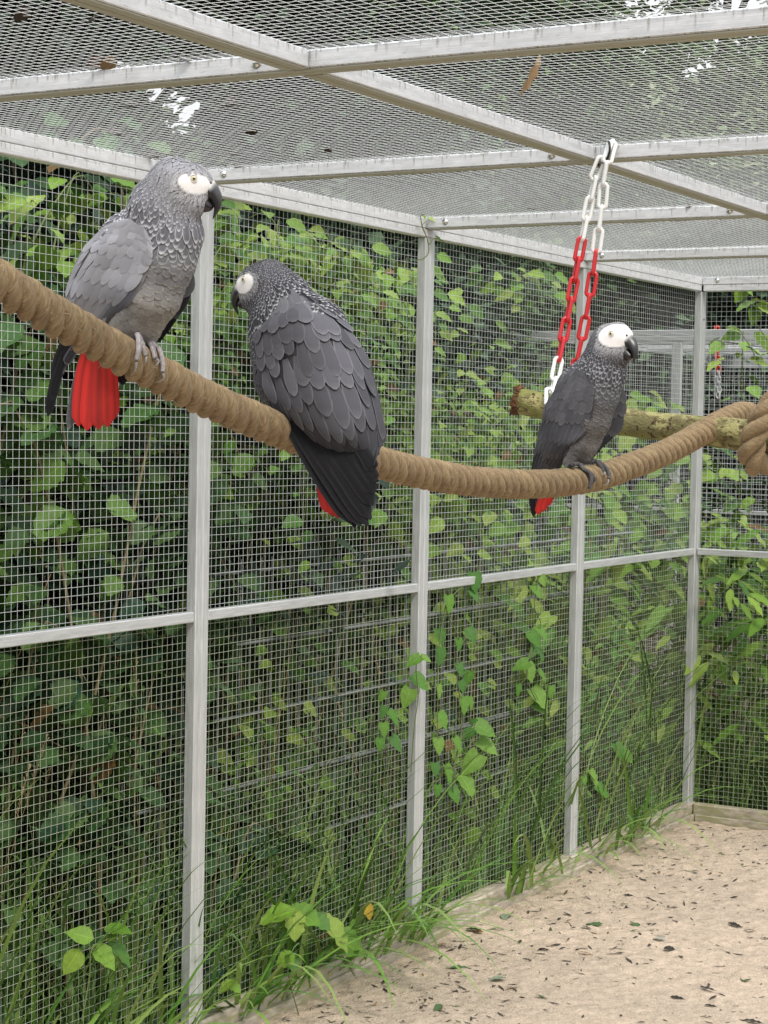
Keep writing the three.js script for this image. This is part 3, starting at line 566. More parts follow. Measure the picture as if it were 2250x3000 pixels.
    for (const row of w.feathers) {
      const [u0, du, n, wd, v0, v1, skew, c, e, x = {}] = row;
      for (let k = 0; k < n; k++) {
        const fk = (k + 0.5) / n, v = mix(v0, v1, fk), uu = u0 + (R() - 0.5) * (x.ju ?? 0.03) + (x.bow ?? 0) * Math.pow(2 * fk - 1, 2), L = du * (1 + (o.lvary ?? .08) * (2 * R() - 1)), sk = skew * (0.8 + 0.4 * R());
        const here = P.S(clamp(uu), v), vw = len3(sub3(P.S(clamp(uu), v + 0.05), P.S(clamp(uu), v - 0.05))) / 0.1 || 1, side = (x.side ?? 1);
        const surf = (l, s) => { const u = uu + l, vv = v + s / vw + sk * l; return [P.S(u, vv), P.N(clamp(u), clamp(vv))]; };
        const mb = new ZB(), tc = typeof c === 'function' ? c(v) : c, te = typeof e === 'function' ? e(v) : e;
        lay(mb, surf, L, wd * (0.9 + 0.2 * R()), tc, te, { base: x.base ?? 3, lift: x.lift ?? 12, camber: 0.12, tilt: 0.55, point: x.point ?? 2.4, e0: x.e0 ?? 0.8, shaft: x.shaft });
        const jit = 1 + (o.vary ?? .16) * (2 * R() - 1); for (let q = 0; q < mb.c.length; q++) mb.c[q] *= jit;
        part('feather', mb.geo(), featherMat, m);
      }
    }
    return m;
  };
  // long free feathers: a bent blade from root to tip
  const blade = (parent, pts, W, c, e, m, x = {}) => {
    const mb = new ZB(), cv = new THREE.CatmullRomCurve3(pts.map(p => V(...p)), false, 'centripetal'), nh = nrm(x.n ?? [0, 0, 1]), ids = [], NT = 12;
    const j = 1 + (x.jit ?? .1) * (2 * R() - 1);
    for (let k = 0; k <= NT; k++) {
      const t = k / NT, p = cv.getPoint(t), d = cv.getTangent(t), b = nrm(cross3(nh, [d.x, d.y, d.z])), w = W * (t < 0.75 ? mix(0.7, 1, t / 0.75) : Math.sqrt(Math.max(0.02, 1 - Math.pow((t - 0.75) / 0.25, x.point ?? 3.2) * 0.99))), row = [];
      for (const s of [-1, -0.5, 0, 0.5, 1]) { const q = add3(add3([p.x, p.y, p.z], b, s * w), nh, (1 - s * s) * w * 0.14 + (x.tilt ?? 0) * s * w); row.push(mb.z(q, mixc(s === 0 ? c.map(v => v * (x.shaft ?? 1.25)) : c, e, Math.abs(s) > 0.9 || t > 0.95 ? 1 : 0).map(v => v * j), t * 0.9, s * 0.5 + 0.5)); }
      ids.push(row);
    }
    mb.grid(ids); return part('feather', mb.geo(), m, parent);
  };
  const fan = (name, list, m, x) => { const g = new THREE.Group(); g.name = name; bird.add(g); for (const a of list) blade(g, a[0], a[1], a[2], a[3], m, x); return g; };
  // beak
  const beakTop = [[178, -64, 150, 70, 54], [206, -46, 152, 104, 68], [250, 4, 178, 113, 62], [285, 68, 200, 125, 50], [296, 125, 222, 151, 40], [281, 190, 236, 186, 27], [254, 236, 232, 224, 15], [228, 267, 225, 264, 3]];
  const loft = (rings, colour) => {
    const mb = new ZB(), ids = [], n = 18;
    for (let k = 0; k < rings.length; k++) {
      const [x0, y0, x1, y1, b] = rings[k], cx = (x0 + x1) / 2, cy = (y0 + y1) / 2, ax = (x0 - x1) / 2, ay = (y0 - y1) / 2, row = [];
      for (let j = 0; j < n; j++) { const a = j / n * 6.2832, co = Math.cos(a), si = Math.sin(a) * (co > 0 ? 1 - 0.35 * co * co : 1); row.push(mb.z(hp(cx + ax * co, cy + ay * co, b * si), colour(k / (rings.length - 1), co), k * 0.1, j / n)); }
      ids.push(row);
    }
    mb.grid(ids, true);
    for (const row of [ids[0], ids[ids.length - 1]]) { const c = mb.v(...[0, 1, 2].map(q => row.reduce((s, id) => s + mb.p[id * 3 + q], 0) / n), [.05, .05, .05]); for (let j = 0; j < n; j++) mb.f(c, row[j], row[(j + 1) % n]); }
    return mb.geo();
  };
  const dense = (r, n) => { const cv = r[0].map((_, i) => r.map(q => q[i])), out = []; for (let k = 0; k <= n; k++) { const x = k / n * (r.length - 1), i = Math.min(r.length - 2, Math.floor(x)), t = x - i; out.push(cv.map(c => { const a = c[Math.max(0, i - 1)], b = c[i], d = c[i + 1], e = c[Math.min(r.length - 1, i + 2)]; return 0.5 * (2 * b + (d - a) * t + (2 * a - 5 * b + 4 * d - e) * t * t + (3 * b - a - 3 * d + e) * t * t * t); })); } return out; };
  const pale = [.80, .79, .78];
  part('upper_beak', loft(dense(beakTop, 24), (t, co) => mixc(pale, co > 0.3 ? [.035, .034, .037] : [.018, .017, .018], sstep(0.20, 0.33, t + (co < 0 ? 0.16 : 0)))), beakMat, bird, 'hooked black upper beak');
  const gap = o.head.gape ?? 0;
  const low = [[104, 120, 158, 86, 62], [120, 180 + gap * .5, 178, 98 + gap * .4, 66], [138, 212 + gap, 204, 118 + gap * .6, 58], [180, 216 + gap, 218, 138 + gap * .8, 46], [214, 204 + gap, 232, 160 + gap, 30], [230, 188 + gap, 236, 170 + gap, 8]];
  part('lower_beak', loft(dense(low, 16), () => [.012, .010, .011]), beakMat, bird, 'black lower beak');
  { // nostrils and bare cere
    for (const s of [1, -1]) { const g = new ZB(), c = hp(216, 2, s * 44), ids = []; for (let a = 0; a <= 5; a++) { const r = []; for (let b = 0; b < 10; b++) { const th = a / 5 * Math.PI, ph = b / 10 * 6.283; r.push(g.z(add3(add3(add3(c, fw, Math.sin(th) * Math.cos(ph) * 9 * hs), dnv, Math.sin(th) * Math.sin(ph) * 13 * hs), lat, Math.cos(th) * 12 * hs), [.05, .035, .04])); } ids.push(r); } g.grid(ids, true); part('nostril', g.geo(), skinMat, bird); }
  }
  // eyes: yellow iris round a black pupil, bare lid ring
  for (const s of [1, -1]) {
    let p = hp(103, -27, s * 260); for (let k = 0; k < 60 && f(p) > 0.6; k++) p = add3(p, lat, -s * f(p) * 0.9);
    const n = grad(p), ax = nrm(add3(n, lat, s * 0.6)), c = add3(p, ax, -13 * hs), r = 27 * hs, t1 = nrm(cross3(ax, dnv)), t2 = cross3(ax, t1);
    const mb = new ZB(), ids = [];
    for (let a = 0; a <= 16; a++) { const th = a / 16 * Math.PI * 0.62, row = []; for (let b = 0; b < 24; b++) { const ph = b / 24 * 6.2832, q = add3(add3(add3(c, ax, Math.cos(th) * r), t1, Math.sin(th) * Math.cos(ph) * r), t2, Math.sin(th) * Math.sin(ph) * r), ro = Math.sin(th) * r / hs; row.push(mb.z(q, th < 1.6 && ro < 12 ? [.006, .004, .004] : ro < 21 ? [.66, .60, .36] : [.10, .08, .06])); } ids.push(row); }
    mb.grid(ids, true);
    const e = part('eye', mb.geo(), eyeMat, bird, 'pale yellow eye with a black pupil');
    const lid = new ZB(), li = [];
    for (let b = 0; b < 26; b++) { const ph = b / 26 * 6.2832, row = [], dir = add3(t1.map(x => x * Math.cos(ph)), t2, Math.sin(ph) * 1.08); for (let j = 0; j < 8; j++) { const a = j / 8 * 6.2832, q = add3(add3(c, dir, (25 + Math.cos(a) * 4.2) * hs), ax, (15 + Math.sin(a) * 4.5) * hs); row.push(lid.z(q, j > 3 ? [.42, .39, .37] : [.66, .63, .61])); } li.push(row); } li.push(li[0]);
    lid.grid(li, true); part('eyelid', lid.geo(), skinMat, e);
  }
  // feet: toes as tapering tubes that bend round the rope
  const toe = (parent, pts, r0, r1, c, claw) => {
    const mb = new MB(), P = curve(pts.map(toLocal), 26);
    mb.tube(P, (t, a) => mix(r0, r1, t) * o.mz * (1 + 0.13 * Math.pow(Math.abs(Math.sin(t * 11)), 2) - 0.05 * Math.sin(a * 3)), 12, (t, a, q) => { const g = noise(q.x * 900, q.y * 900, q.z * 900); return c.map(v => v * (0.65 + 0.7 * g)); });
    const m = part('toe', mb.geo(true), footMat, parent);
    if (claw) { const k = new MB(); k.tube(curve(claw.map(toLocal), 12), t => o.mz * mix(r1 * 0.78, 1.5, Math.pow(t, 0.8)), 8, t => mixc(o.clawC, o.clawC.map(v => v * 0.5), t)); part('claw', k.geo(true), beakMat, m); }
    return m;
  };
  o.build({ bird, wing, fan, toe, blade, ZB, R, hp, part, toLocal, f, snap, lay, onBody });
  return bird;
}
// where the front of the rope lies at a picture point: z such that the point is up units outside the rope
function ropeFront(o, axis, R) {
  const off = ropeOff(o);
  return (x, y, up = 16) => {
    const A = [x, axis(x), off(x)], d = nrm([20, axis(x + 10) - axis(x - 10), off(x + 10) - off(x - 10)]), w = [0, y - A[1], -A[2]], wd = dot3(w, d), rr = R + up;
    // |w + z k - ((w + z k).d) d|^2 = rr^2 with k along the view
    const a = 1 - d[2] * d[2], b = w[2] - wd * d[2], c = dot3(w, w) - wd * wd - rr * rr, D = b * b - a * c;
    return [x, y, D > 0 ? (-b + Math.sqrt(D)) / a : -b / a];
  };
}
// depth offset of the rope's axis at a picture x, in a bird's units
const ropeOff = (o) => x => (o.foot[2] - ropeDepth(o.src(x, 0)[0] / S)) / o.mz;
// ------------------------------------------------------------------ the three birds
const BLK = [.011, .011, .013], BLK2 = [.024, .024, .028], RED = [.55, .018, .012], RED2 = [.44, .011, .010];
{ // first bird: nearest, light grey, turned to the right
  const xd = (100 + 790 * .4068) / S, D = ropeDepth(xd);
  const o = {
    seed: 11, src: (x, y) => [100 + x * .4068, 400 + y * .4068], foot: [100 + 790 * .4068, 400 + 1560 * .4068, D], mz: D * .4068 / F,
    label: 'light grey parrot with a broad red tail at the upper left, looking right',
    tone: [1.06, 1.06, 1.10], vary: .07, neckTone: 1.55, edge: 1.15, fscale: 1.12, under: [.12, .12, .13], cover: [[610, 640], [740, 660], [815, 740], [822, 880], [785, 985], [725, 1110], [640, 1225], [540, 1320], [180, 1320], [240, 1010], [330, 850], [480, 690]], clawC: [.34, .33, .33],
    head: { c: [1060, 330, 205], s: 1, fw: [1, 0, .10], up: [0, -1, 0], gape: 0 },
    chains: [[[925, 510, 135, 232], [965, 690, 110, 222], [925, 880, 95, 218], [825, 1130, 30, 212], [745, 1290, -40, 160], [640, 1420, -120, 118]],
      [[900, 660, 70, 225], [720, 800, -50, 238], [575, 990, -160, 226], [480, 1190, -230, 165], [450, 1420, -260, 95]], [[770, 1270, 10, 95], [752, 1400, -10, 52]], [[850, 1260, -60, 90], [825, 1450, -50, 44]]],
  };
  o.build = ({ bird, wing, fan, toe, blade, R }) => {
    const off = ropeOff(o), c = [.365, .365, .40], e = [.44, .44, .475], c2 = [.30, .302, .332], dk = [.11, .11, .125], dk2 = [.19, .19, .205];
    const w = wing({ lift: 26, rows: [
      [[640, 600], [690, 600], [735, 620], [790, 655], [815, 690]], [[500, 655], [590, 665], [690, 680], [790, 715], [840, 775]], [[385, 765], [500, 775], [640, 790], [770, 820], [846, 890]],
      [[305, 890], [430, 910], [570, 930], [720, 955], [812, 985]], [[258, 1020], [360, 1040], [500, 1065], [650, 1095], [752, 1110]], [[228, 1160, -150], [320, 1180, -60], [450, 1210], [580, 1225], [672, 1225]],
      [[222, 1260, -250], [300, 1300, -190], [400, 1330, -130], [490, 1345, -90], [570, 1320, -60]], [[190, 1400, -330], [250, 1430, -300], [330, 1450, -260], [410, 1450, -220], [480, 1420, -190]]],
      c0: [.2, .2, .21], feathers: [
        [-.01, .15, 6, 40, .05, .95, 0, c, e, { lift: 7 }], [.06, .15, 8, 36, .02, .98, 0, c, e, { lift: 8 }], [.13, .16, 8, 40, .05, .97, 0, c, e, { lift: 9 }], [.20, .17, 8, 44, .02, .96, -.1, c, e, { lift: 10 }], [.28, .18, 8, 46, .03, .95, -.1, c, e, { lift: 10 }],
        [.36, .22, 8, 48, .02, .90, -.1, c, e, { lift: 11 }], [.46, .26, 8, 48, .02, .84, -.15, c2, c, { lift: 12 }], [.50, .36, 5, 44, .70, .96, -.3, v => mixc(c2, dk, sstep(.68, .85, v)), dk2, { lift: 9, shaft: dk }],
        [.58, .36, 9, 44, .03, .80, -.1, c2, e, { lift: 12 }], [.58, .40, 4, 40, .76, .97, -.3, dk, dk2, { lift: 6, shaft: BLK2 }], [.72, .34, 8, 42, .05, .85, 0, v => mixc(c2, dk, v), dk2, { lift: 9 }]] });
    blade(w, [[838, 860, 190], [806, 985, 205], [770, 1060, 200]], 9, [.62, .62, .62], [.7, .7, .7], featherMat);
    fan('primaries', [
      [[[300, 1330, -250], [190, 1560, -330], [140, 1800, -360], [100, 2015, -370]], 36, BLK, BLK2], [[[330, 1340, -250], [230, 1540, -320], [165, 1740, -350], [128, 1900, -360]], 36, BLK, BLK2], [[[350, 1350, -245], [270, 1520, -310], [205, 1640, -340], [165, 1740, -350]], 36, BLK2, dk],
      [[[380, 1350, -240], [320, 1480, -290], [265, 1570, -310], [225, 1640, -320]], 36, BLK2, dk], [[[290, 1330, -270], [215, 1480, -340], [165, 1620, -370], [140, 1760, -380]], 32, BLK, BLK2]], featherMat);
    fan('tail', [
      [[[420, 1440, -280], [350, 1700, -330], [318, 2085, -370]], 56, RED, RED2, redMat, { tilt: .1, point: 7 }], [[[450, 1440, -275], [405, 1750, -325], [380, 2116, -362]], 60, RED, RED2, redMat, { tilt: .1, point: 7 }], [[[480, 1440, -270], [465, 1750, -320], [462, 2108, -355]], 60, RED, RED2, redMat],
      [[[510, 1440, -270], [520, 1740, -322], [528, 2092, -358]], 56, RED, RED2, redMat, { tilt: -.1, point: 7 }], [[[540, 1440, -275], [565, 1720, -330], [578, 2034, -368]], 42, RED, RED2, redMat, { tilt: -.1, point: 7 }]].map(a => [...a.slice(0, 4)]), redMat, { point: 5, tilt: .06, jit: .2, shaft: .6 });
    fan('tail_coverts', [[[[400, 1400, -290], [300, 1800, -385], [250, 2110, -410]], 34, [.10, .10, .11], [.16, .16, .17]], [[[560, 1420, -290], [620, 1620, -350], [640, 1790, -370]], 40, BLK, BLK2]], featherMat);
    wing({ name: 'far_wing', thick: 14, rows: [
      [[1030, 860, -60], [1090, 850, -80], [1140, 880, -100]], [[1010, 1010, -70], [1080, 1010, -90], [1138, 1010, -120]], [[960, 1150, -80], [1040, 1160, -110], [1124, 1130, -140]], [[880, 1300, -100], [970, 1300, -130], [1060, 1260, -160]], [[800, 1440, -120], [870, 1460, -150], [930, 1450, -170]]],
      c0: BLK2, feathers: [[.1, .4, 4, 34, .3, .95, 0, [.10, .10, .11], [.15, .15, .16]], [.35, .42, 4, 34, .2, .95, 0, BLK2, dk], [.58, .45, 4, 34, .1, .95, 0, BLK, BLK2]] });
    // feet
    const RZ = RR * .97 / o.mz, yc = x => 1546 + .551 * (x - 600), fc = [.40, .37, .375], on = ropeFront(o, yc, RZ);
    for (const k of [0, 1]) {
      const g = new THREE.Group(); g.name = 'foot'; bird.add(g);
      if (k === 0) {
        toe(g, [[715, 1330, -10], [735, 1405, 20], on(752, 1450, 22), on(752, 1540, 18), on(738, 1612, 14)], 23, 17, fc, [on(736, 1622, 14), on(731, 1673, 22), on(708, 1705, 14), on(690, 1715, 4)]);
        toe(g, [[745, 1420, 20], on(777, 1487, 14), on(788, 1520, 14), on(802, 1580, 14)], 18, 15, fc, [on(805, 1588, 14), on(803, 1622, 20), on(786, 1650, 8)]);
        toe(g, [[735, 1405, 10], [700, 1440, -60], [690, 1520, -150]], 18, 14, fc);
      } else {
        toe(g, [[815, 1420, -45], [822, 1470, -20], on(842, 1500, 16), on(858, 1540, 16), on(871, 1600, 14)], 21, 16, fc, [on(878, 1600, 16), on(897, 1618, 22), on(881, 1645, 16), on(860, 1660, 6)]);
        toe(g, [[822, 1470, -25], on(862, 1498, 14), on(895, 1530, 16), on(917, 1582, 16), on(927, 1650, 14), on(924, 1694, 14)], 20, 16, fc, [on(926, 1700, 14), on(935, 1738, 22), on(912, 1760, 14), on(871, 1772, 4)]);
        toe(g, [[820, 1470, -40], [800, 1510, -110], [795, 1580, -180]], 18, 14, fc);
      }
    }
  };
  makeParrot(o);
}
{ // second bird: back to the camera, darker
  const xd = (620 + 600 * .4068) / S, D = ropeDepth(xd);
  const o = {
    seed: 23, src: (x, y) => [620 + x * .4068, 700 + y * .4068], foot: [620 + 600 * .4068, 700 + 1380 * .4068, D], mz: D * .4068 / F,
    label: 'dark grey parrot seen from behind in the middle, head turned left',
    tone: [.52, .52, .56], vary: .2, lvary: .24, neckTone: .7, edge: 1.1, belly: [[3.0, 92, 58, 46, [.15, .15, .16], [.24, .24, .25], 13], [6, 96, 64, 50, [.14, .14, .15], [.22, .22, .23], 14]], fscale: .87, under: [.10, .10, .11], rump: 1150, cover: [[400, 610], [600, 480], [760, 500], [960, 660], [1100, 860], [1170, 1040], [1215, 1250], [1240, 1500], [980, 1620], [640, 1420], [420, 1180], [345, 1040], [325, 880], [315, 720]], clawC: [.2, .2, .2],
    head: { c: [368, 312, -110], s: .88, fw: [-.89, .03, -.45], up: [0, -1, 0], crown: 1, paleFace: .5 },
    chains: [[[500, 440, -70, 205], [525, 590, -60, 222], [500, 800, -140, 190], [520, 1010, -170, 188], [560, 1190, -170, 150], [620, 1320, -80, 100]],
      [[525, 500, -40, 200], [690, 700, 60, 275], [800, 950, 140, 285], [880, 1190, 210, 265], [970, 1350, 280, 195], [930, 1490, 255, 85]], [[500, 700, -60, 200], [540, 980, -10, 205], [600, 1180, 40, 165]]],
  };
  o.build = ({ bird, wing, fan, toe, blade }) => {
    const g1 = [.115, .115, .132], e1 = [.20, .20, .222], g2 = [.088, .088, .102], e2 = [.165, .165, .184], g3 = [.052, .052, .06], e3 = [.095, .095, .106];
    const m = wing({ name: 'folded_wings', lift: 22, uEnd: .86, rows: [
      [[385, 590], [480, 500], [590, 440], [690, 425], [775, 470]], [[305, 700], [450, 640], [640, 590], [840, 590], [985, 640]], [[318, 880], [490, 840], [700, 800], [930, 800], [1120, 845]], [[350, 1060], [545, 1030], [760, 1000], [1000, 1010], [1180, 1030]],
      [[425, 1180], [610, 1200], [820, 1200], [1060, 1200], [1230, 1240]], [[520, 1260, 120], [700, 1360], [890, 1390], [1090, 1400], [1250, 1420]], [[640, 1380, 210], [800, 1480, 330], [960, 1520, 400], [1110, 1530, 420], [1215, 1525, 400]]],
      c0: [.07, .07, .08], feathers: [
        [-.05, .15, 10, 34, .03, .97, 0, [.155, .155, .172], [.22, .22, .24], { lift: 8, ju: .09 }], [.03, .17, 10, 40, .02, .98, 0, g1, e1, { lift: 24, ju: .09 }], [.12, .19, 10, 46, .03, .97, 0, g1, e1, { lift: 19, ju: .10 }], [.22, .21, 10, 52, .02, .98, 0, g1, e1, { lift: 22, ju: .10 }],
        [.33, .23, 9, 58, .03, .97, 0, g1, e1, { lift: 24, ju: .10 }], [.43, .27, 9, 60, .02, .97, 0, g2, e2, { lift: 24, ju: .09 }], [.53, .30, 9, 60, .02, .98, .05, g2, e2, { lift: 24, ju: .09, shaft: [.09, .09, .1] }],
        [.63, .36, 9, 58, .04, .98, .08, g3, e3, { lift: 22, ju: .04, shaft: [.06, .06, .07] }], [.74, .34, 9, 54, .10, .97, .08, g3, e3, { lift: 19, ju: .04, shaft: [.05, .05, .06] }], [.84, .30, 8, 54, .08, .97, .08, g3, e3, { lift: 10, ju: .05 }]] });
    const P = [];
    const ends = [[480, 1170, 150, 690, 1560, 330, 1005, 2050, 420], [520, 1230, 190, 760, 1600, 370, 1075, 2068, 440], [600, 1300, 230, 840, 1640, 400, 1128, 2066, 452], [680, 1360, 280, 910, 1660, 420, 1148, 2020, 460], [760, 1350, 300, 980, 1660, 440, 1165, 1920, 468], [840, 1370, 330, 1040, 1640, 450, 1178, 1830, 474], [920, 1380, 350, 1090, 1620, 460, 1182, 1750, 478], [980, 1390, 370, 1110, 1570, 468, 1166, 1670, 482]];
    ends.forEach((q, k) => P.push([[q.slice(0, 3), q.slice(3, 6), q.slice(6, 9)], 62 - k, BLK, BLK2]));
    fan('primaries', P, featherMat);
    fan('tail', [[[[800, 1560, 215], [790, 1760, 240], [832, 1972, 262]], 40, RED, RED2], [[[850, 1560, 220], [840, 1780, 245], [868, 1994, 268]], 40, RED, RED2], [[[890, 1580, 222], [890, 1790, 250], [908, 2012, 272]], 42, RED, RED2]], redMat);
    fan('far_primaries', [[[[1000, 1500, 250], [1010, 1850, 330], [1030, 2085, 360]], 30, BLK, BLK2], [[[1100, 1400, 300], [1180, 1480, 360], [1192, 1565, 370]], 20, BLK, BLK2]], featherMat);
    const off = ropeOff(o), fc = [.2, .19, .19];
    for (const x of [520, 640]) { const g = new THREE.Group(); g.name = 'foot'; bird.add(g); const yc = 1385 + (x - 500) * .5, r = RR / o.mz; toe(g, [[x + 10, 1240, off(x) - 30], [x, yc - r, off(x)], [x - 5, yc - r * .4, off(x) - r - 10], [x - 8, yc + r * .4, off(x) - r - 10]], 21, 15, fc); toe(g, [[x + 10, 1240, off(x) - 30], [x + 25, yc - r, off(x)], [x + 25, yc - r * .6, off(x) + r * .85], [x + 25, yc, off(x) + r + 10]], 20, 15, fc); }
  };
  makeParrot(o);
}
{ // third bird: farther along, dark grey, looking at the camera
  const xd = (1450 + 900 * .3014) / S, D = ropeDepth(xd);
  const o = {
    seed: 37, src: (x, y) => [1450 + x * .3014, 900 + y * .3014], foot: [1450 + 900 * .3014, 900 + 1560 * .3014, D], mz: D * .3014 / F,
    label: 'dark grey parrot with a ringed leg on the right, its white face towards the viewer',
    tone: [.62, .62, .66], edge: .95, belly: [[3.0, 84, 62, 44, [.15, .15, .152], [.36, .355, .345], 14], [4.0, 80, 66, 44, [.19, .18, .16], [.38, .365, .33], 15], [5.2, 84, 66, 46, [.26, .25, .235], [.36, .35, .33], 13]], fscale: .92, under: [.10, .10, .11], cover: [[740, 640], [880, 680], [940, 790], [940, 910], [915, 1060], [865, 1220], [790, 1320], [690, 1450], [600, 1620], [330, 1620], [360, 1440], [440, 1150], [530, 870], [640, 720]], clawC: [.30, .29, .28],
    head: { c: [1140, 300, 215], eye: [1137, 258], s: 1.06, fw: [.74, -.13, .66], up: [.05, -1, 0], crown: .86, whiteFore: true, patch: [112, -22, 150, 112], gape: 14 },
    chains: [[[1080, 470, 170, 196], [1055, 640, 140, 192], [985, 850, 95, 196], [915, 1090, 45, 184], [850, 1290, -10, 140], [740, 1440, -80, 95]],
      [[1010, 600, 90, 190], [830, 800, -20, 205], [690, 1040, -120, 196], [590, 1290, -200, 142], [520, 1500, -260, 80]], [[770, 1290, 60, 90], [715, 1500, 30, 48]], [[920, 1270, -20, 92], [880, 1450, -30, 52]]],
  };
  o.build = ({ bird, wing, fan, toe, blade, ZB, toLocal }) => {
    const off = ropeOff(o), g1 = [.10, .10, .112], e1 = [.155, .155, .168], g2 = [.08, .08, .09], e2 = [.125, .125, .136], g3 = [.055, .055, .062], e3 = [.10, .10, .11];
    wing({ lift: 26, rows: [
      [[730, 620], [790, 610], [850, 630], [905, 670]], [[640, 720], [750, 700], [860, 715], [962, 790]], [[545, 870], [680, 850], [820, 865], [962, 905]], [[480, 1020], [620, 1010], [770, 1020], [940, 1060]], [[438, 1170], [570, 1170], [730, 1190], [890, 1210]],
      [[405, 1320, -190], [530, 1330], [680, 1340], [800, 1310]], [[372, 1460, -280], [470, 1480, -190], [590, 1490, -130], [700, 1450, -60]], [[350, 1610, -350], [430, 1640, -320], [530, 1640, -280], [620, 1600, -240]]],
      c0: [.06, .06, .065], feathers: [
        [-.02, .13, 7, 34, .04, .96, 0, g1, e1, { lift: 6 }], [.05, .13, 9, 32, .03, .97, 0, g1, e1, { lift: 7 }], [.12, .14, 9, 34, .03, .97, 0, g1, e1, { lift: 8 }], [.19, .15, 9, 36, .03, .97, -.05, g1, e1, { lift: 9 }], [.27, .16, 9, 38, .03, .97, -.05, g1, e1, { lift: 10 }],
        [.35, .18, 9, 40, .03, .96, -.1, g1, e1, { lift: 11 }], [.44, .26, 9, 40, .03, .95, -.1, g2, e2, { lift: 11, shaft: g3 }], [.56, .28, 9, 38, .03, .93, -.1, g2, e2, { lift: 11, shaft: g3 }], [.68, .34, 9, 36, .03, .92, -.05, g3, e3, { lift: 9, shaft: BLK2 }], [.80, .30, 8, 34, .05, .9, 0, BLK2, g3, { lift: 7 }]] });
    wing({ name: 'far_wing', thick: 14, rows: [
      [[1150, 730, -60], [1190, 720, -70], [1222, 735, -80]], [[1120, 880, -80], [1190, 880, -95], [1254, 890, -110]], [[1080, 1030, -95], [1160, 1050, -115], [1248, 1050, -135]], [[1020, 1170, -105], [1110, 1190, -130], [1205, 1200, -150]], [[950, 1320, -115], [1010, 1350, -135], [1090, 1320, -150]], [[890, 1460, -120], [920, 1480, -135], [960, 1460, -145]]],
      c0: BLK2, feathers: [[0, .24, 5, 26, .3, .97, 0, g2, e2], [.15, .26, 5, 28, .3, .97, 0, g2, e2], [.32, .34, 5, 30, .2, .97, .1, g3, e3], [.5, .38, 5, 30, .1, .95, 0, BLK2, g3], [.66, .36, 4, 28, .1, .9, 0, BLK, BLK2]] });
    fan('primaries', [[[[400, 1560, -340], [370, 1800, -400], [378, 2040, -420]], 30, BLK, BLK2], [[[430, 1560, -330], [400, 1800, -395], [395, 1985, -415]], 34, BLK, BLK2], [[[470, 1560, -320], [440, 1780, -385], [420, 1940, -405]], 34, BLK2, g3], [[[370, 1580, -350], [355, 1780, -410], [358, 1960, -430]], 26, BLK, BLK2]], featherMat);
    fan('tail', [[[[520, 1580, -290], [470, 1820, -360], [412, 2015, -390]], 40, RED, RED2], [[[550, 1580, -285], [505, 1830, -355], [455, 1985, -380]], 40, RED, RED2], [[[580, 1570, -285], [545, 1800, -350], [505, 1930, -375]], 38, RED, RED2]], redMat);
    fan('tail_coverts', [[[[600, 1560, -280], [580, 1750, -340], [572, 1850, -350]], 26, BLK, BLK2]], featherMat);
    const ys = [[500, 1715], [1000, 1664], [1150, 1625], [1300, 1560]], yc = x => { let k = 0; while (k < 2 && x > ys[k + 1][0]) k++; const t = (x - ys[k][0]) / (ys[k + 1][0] - ys[k][0]); return ys[k][1] + (ys[k + 1][1] - ys[k][1]) * t; };
    const RZ = RR * .97 / o.mz, fc = [.10, .098, .10], on = ropeFront(o, yc, RZ);
    for (const k of [0, 1]) {
      const g = new THREE.Group(); g.name = 'foot'; bird.add(g);
      if (!k) {
        toe(g, [[705, 1440, 40], [712, 1520, 60], on(750, 1535, 40), on(810, 1526, 26), on(861, 1572, 20), on(916, 1608, 18), on(936, 1657, 18), on(929, 1715, 16), on(911, 1756, 14)], 22, 18, fc, [on(909, 1760, 14), on(895, 1780, 8), on(880, 1778, -4)]);
        toe(g, [on(861, 1575, 10), on(930, 1612, 14), on(961, 1657, 14), on(967, 1690, 10)], 17, 14, fc, [on(967, 1690, 10), on(965, 1715, 12), on(950, 1725, 4)]);
        toe(g, [[712, 1515, 50], [700, 1560, off(700) - 60], [705, 1640, off(700) - 130]], 18, 14, fc);
        const rg = new MB(), a = toLocal([706, 1520, 52]), b = toLocal([716, 1549, 62]); rg.tube([a, a.clone().lerp(b, .5), b], 30 * o.mz, 18, null, false); part('leg_ring', rg.geo(true), mat({ color: 0xd8dade, metalness: .9, roughness: .3, side: DS }), g, 'silver ring round the ankle');
      } else {
        toe(g, [[880, 1440, -30], [872, 1505, -10], on(925, 1502, 30), on(972, 1492, 18), on(1018, 1536, 16), on(1046, 1570, 16), on(1056, 1600, 14)], 21, 17, fc, [on(1062, 1604, 16), on(1070, 1618, 22), on(1050, 1626, 18), on(1023, 1627, 10)]);
        toe(g, [on(972, 1492, 12), on(1046, 1528, 14), on(1090, 1578, 16), on(1109, 1628, 16), on(1102, 1670, 14)], 20, 17, fc, [on(1101, 1676, 14), on(1100, 1704, 22), on(1082, 1722, 14), on(1055, 1728, 4)]);
        toe(g, [[872, 1500, -20], [860, 1545, off(870) - 70], [862, 1620, off(870) - 140]], 18, 14, fc);
      }
    }
  };
  makeParrot(o);
}
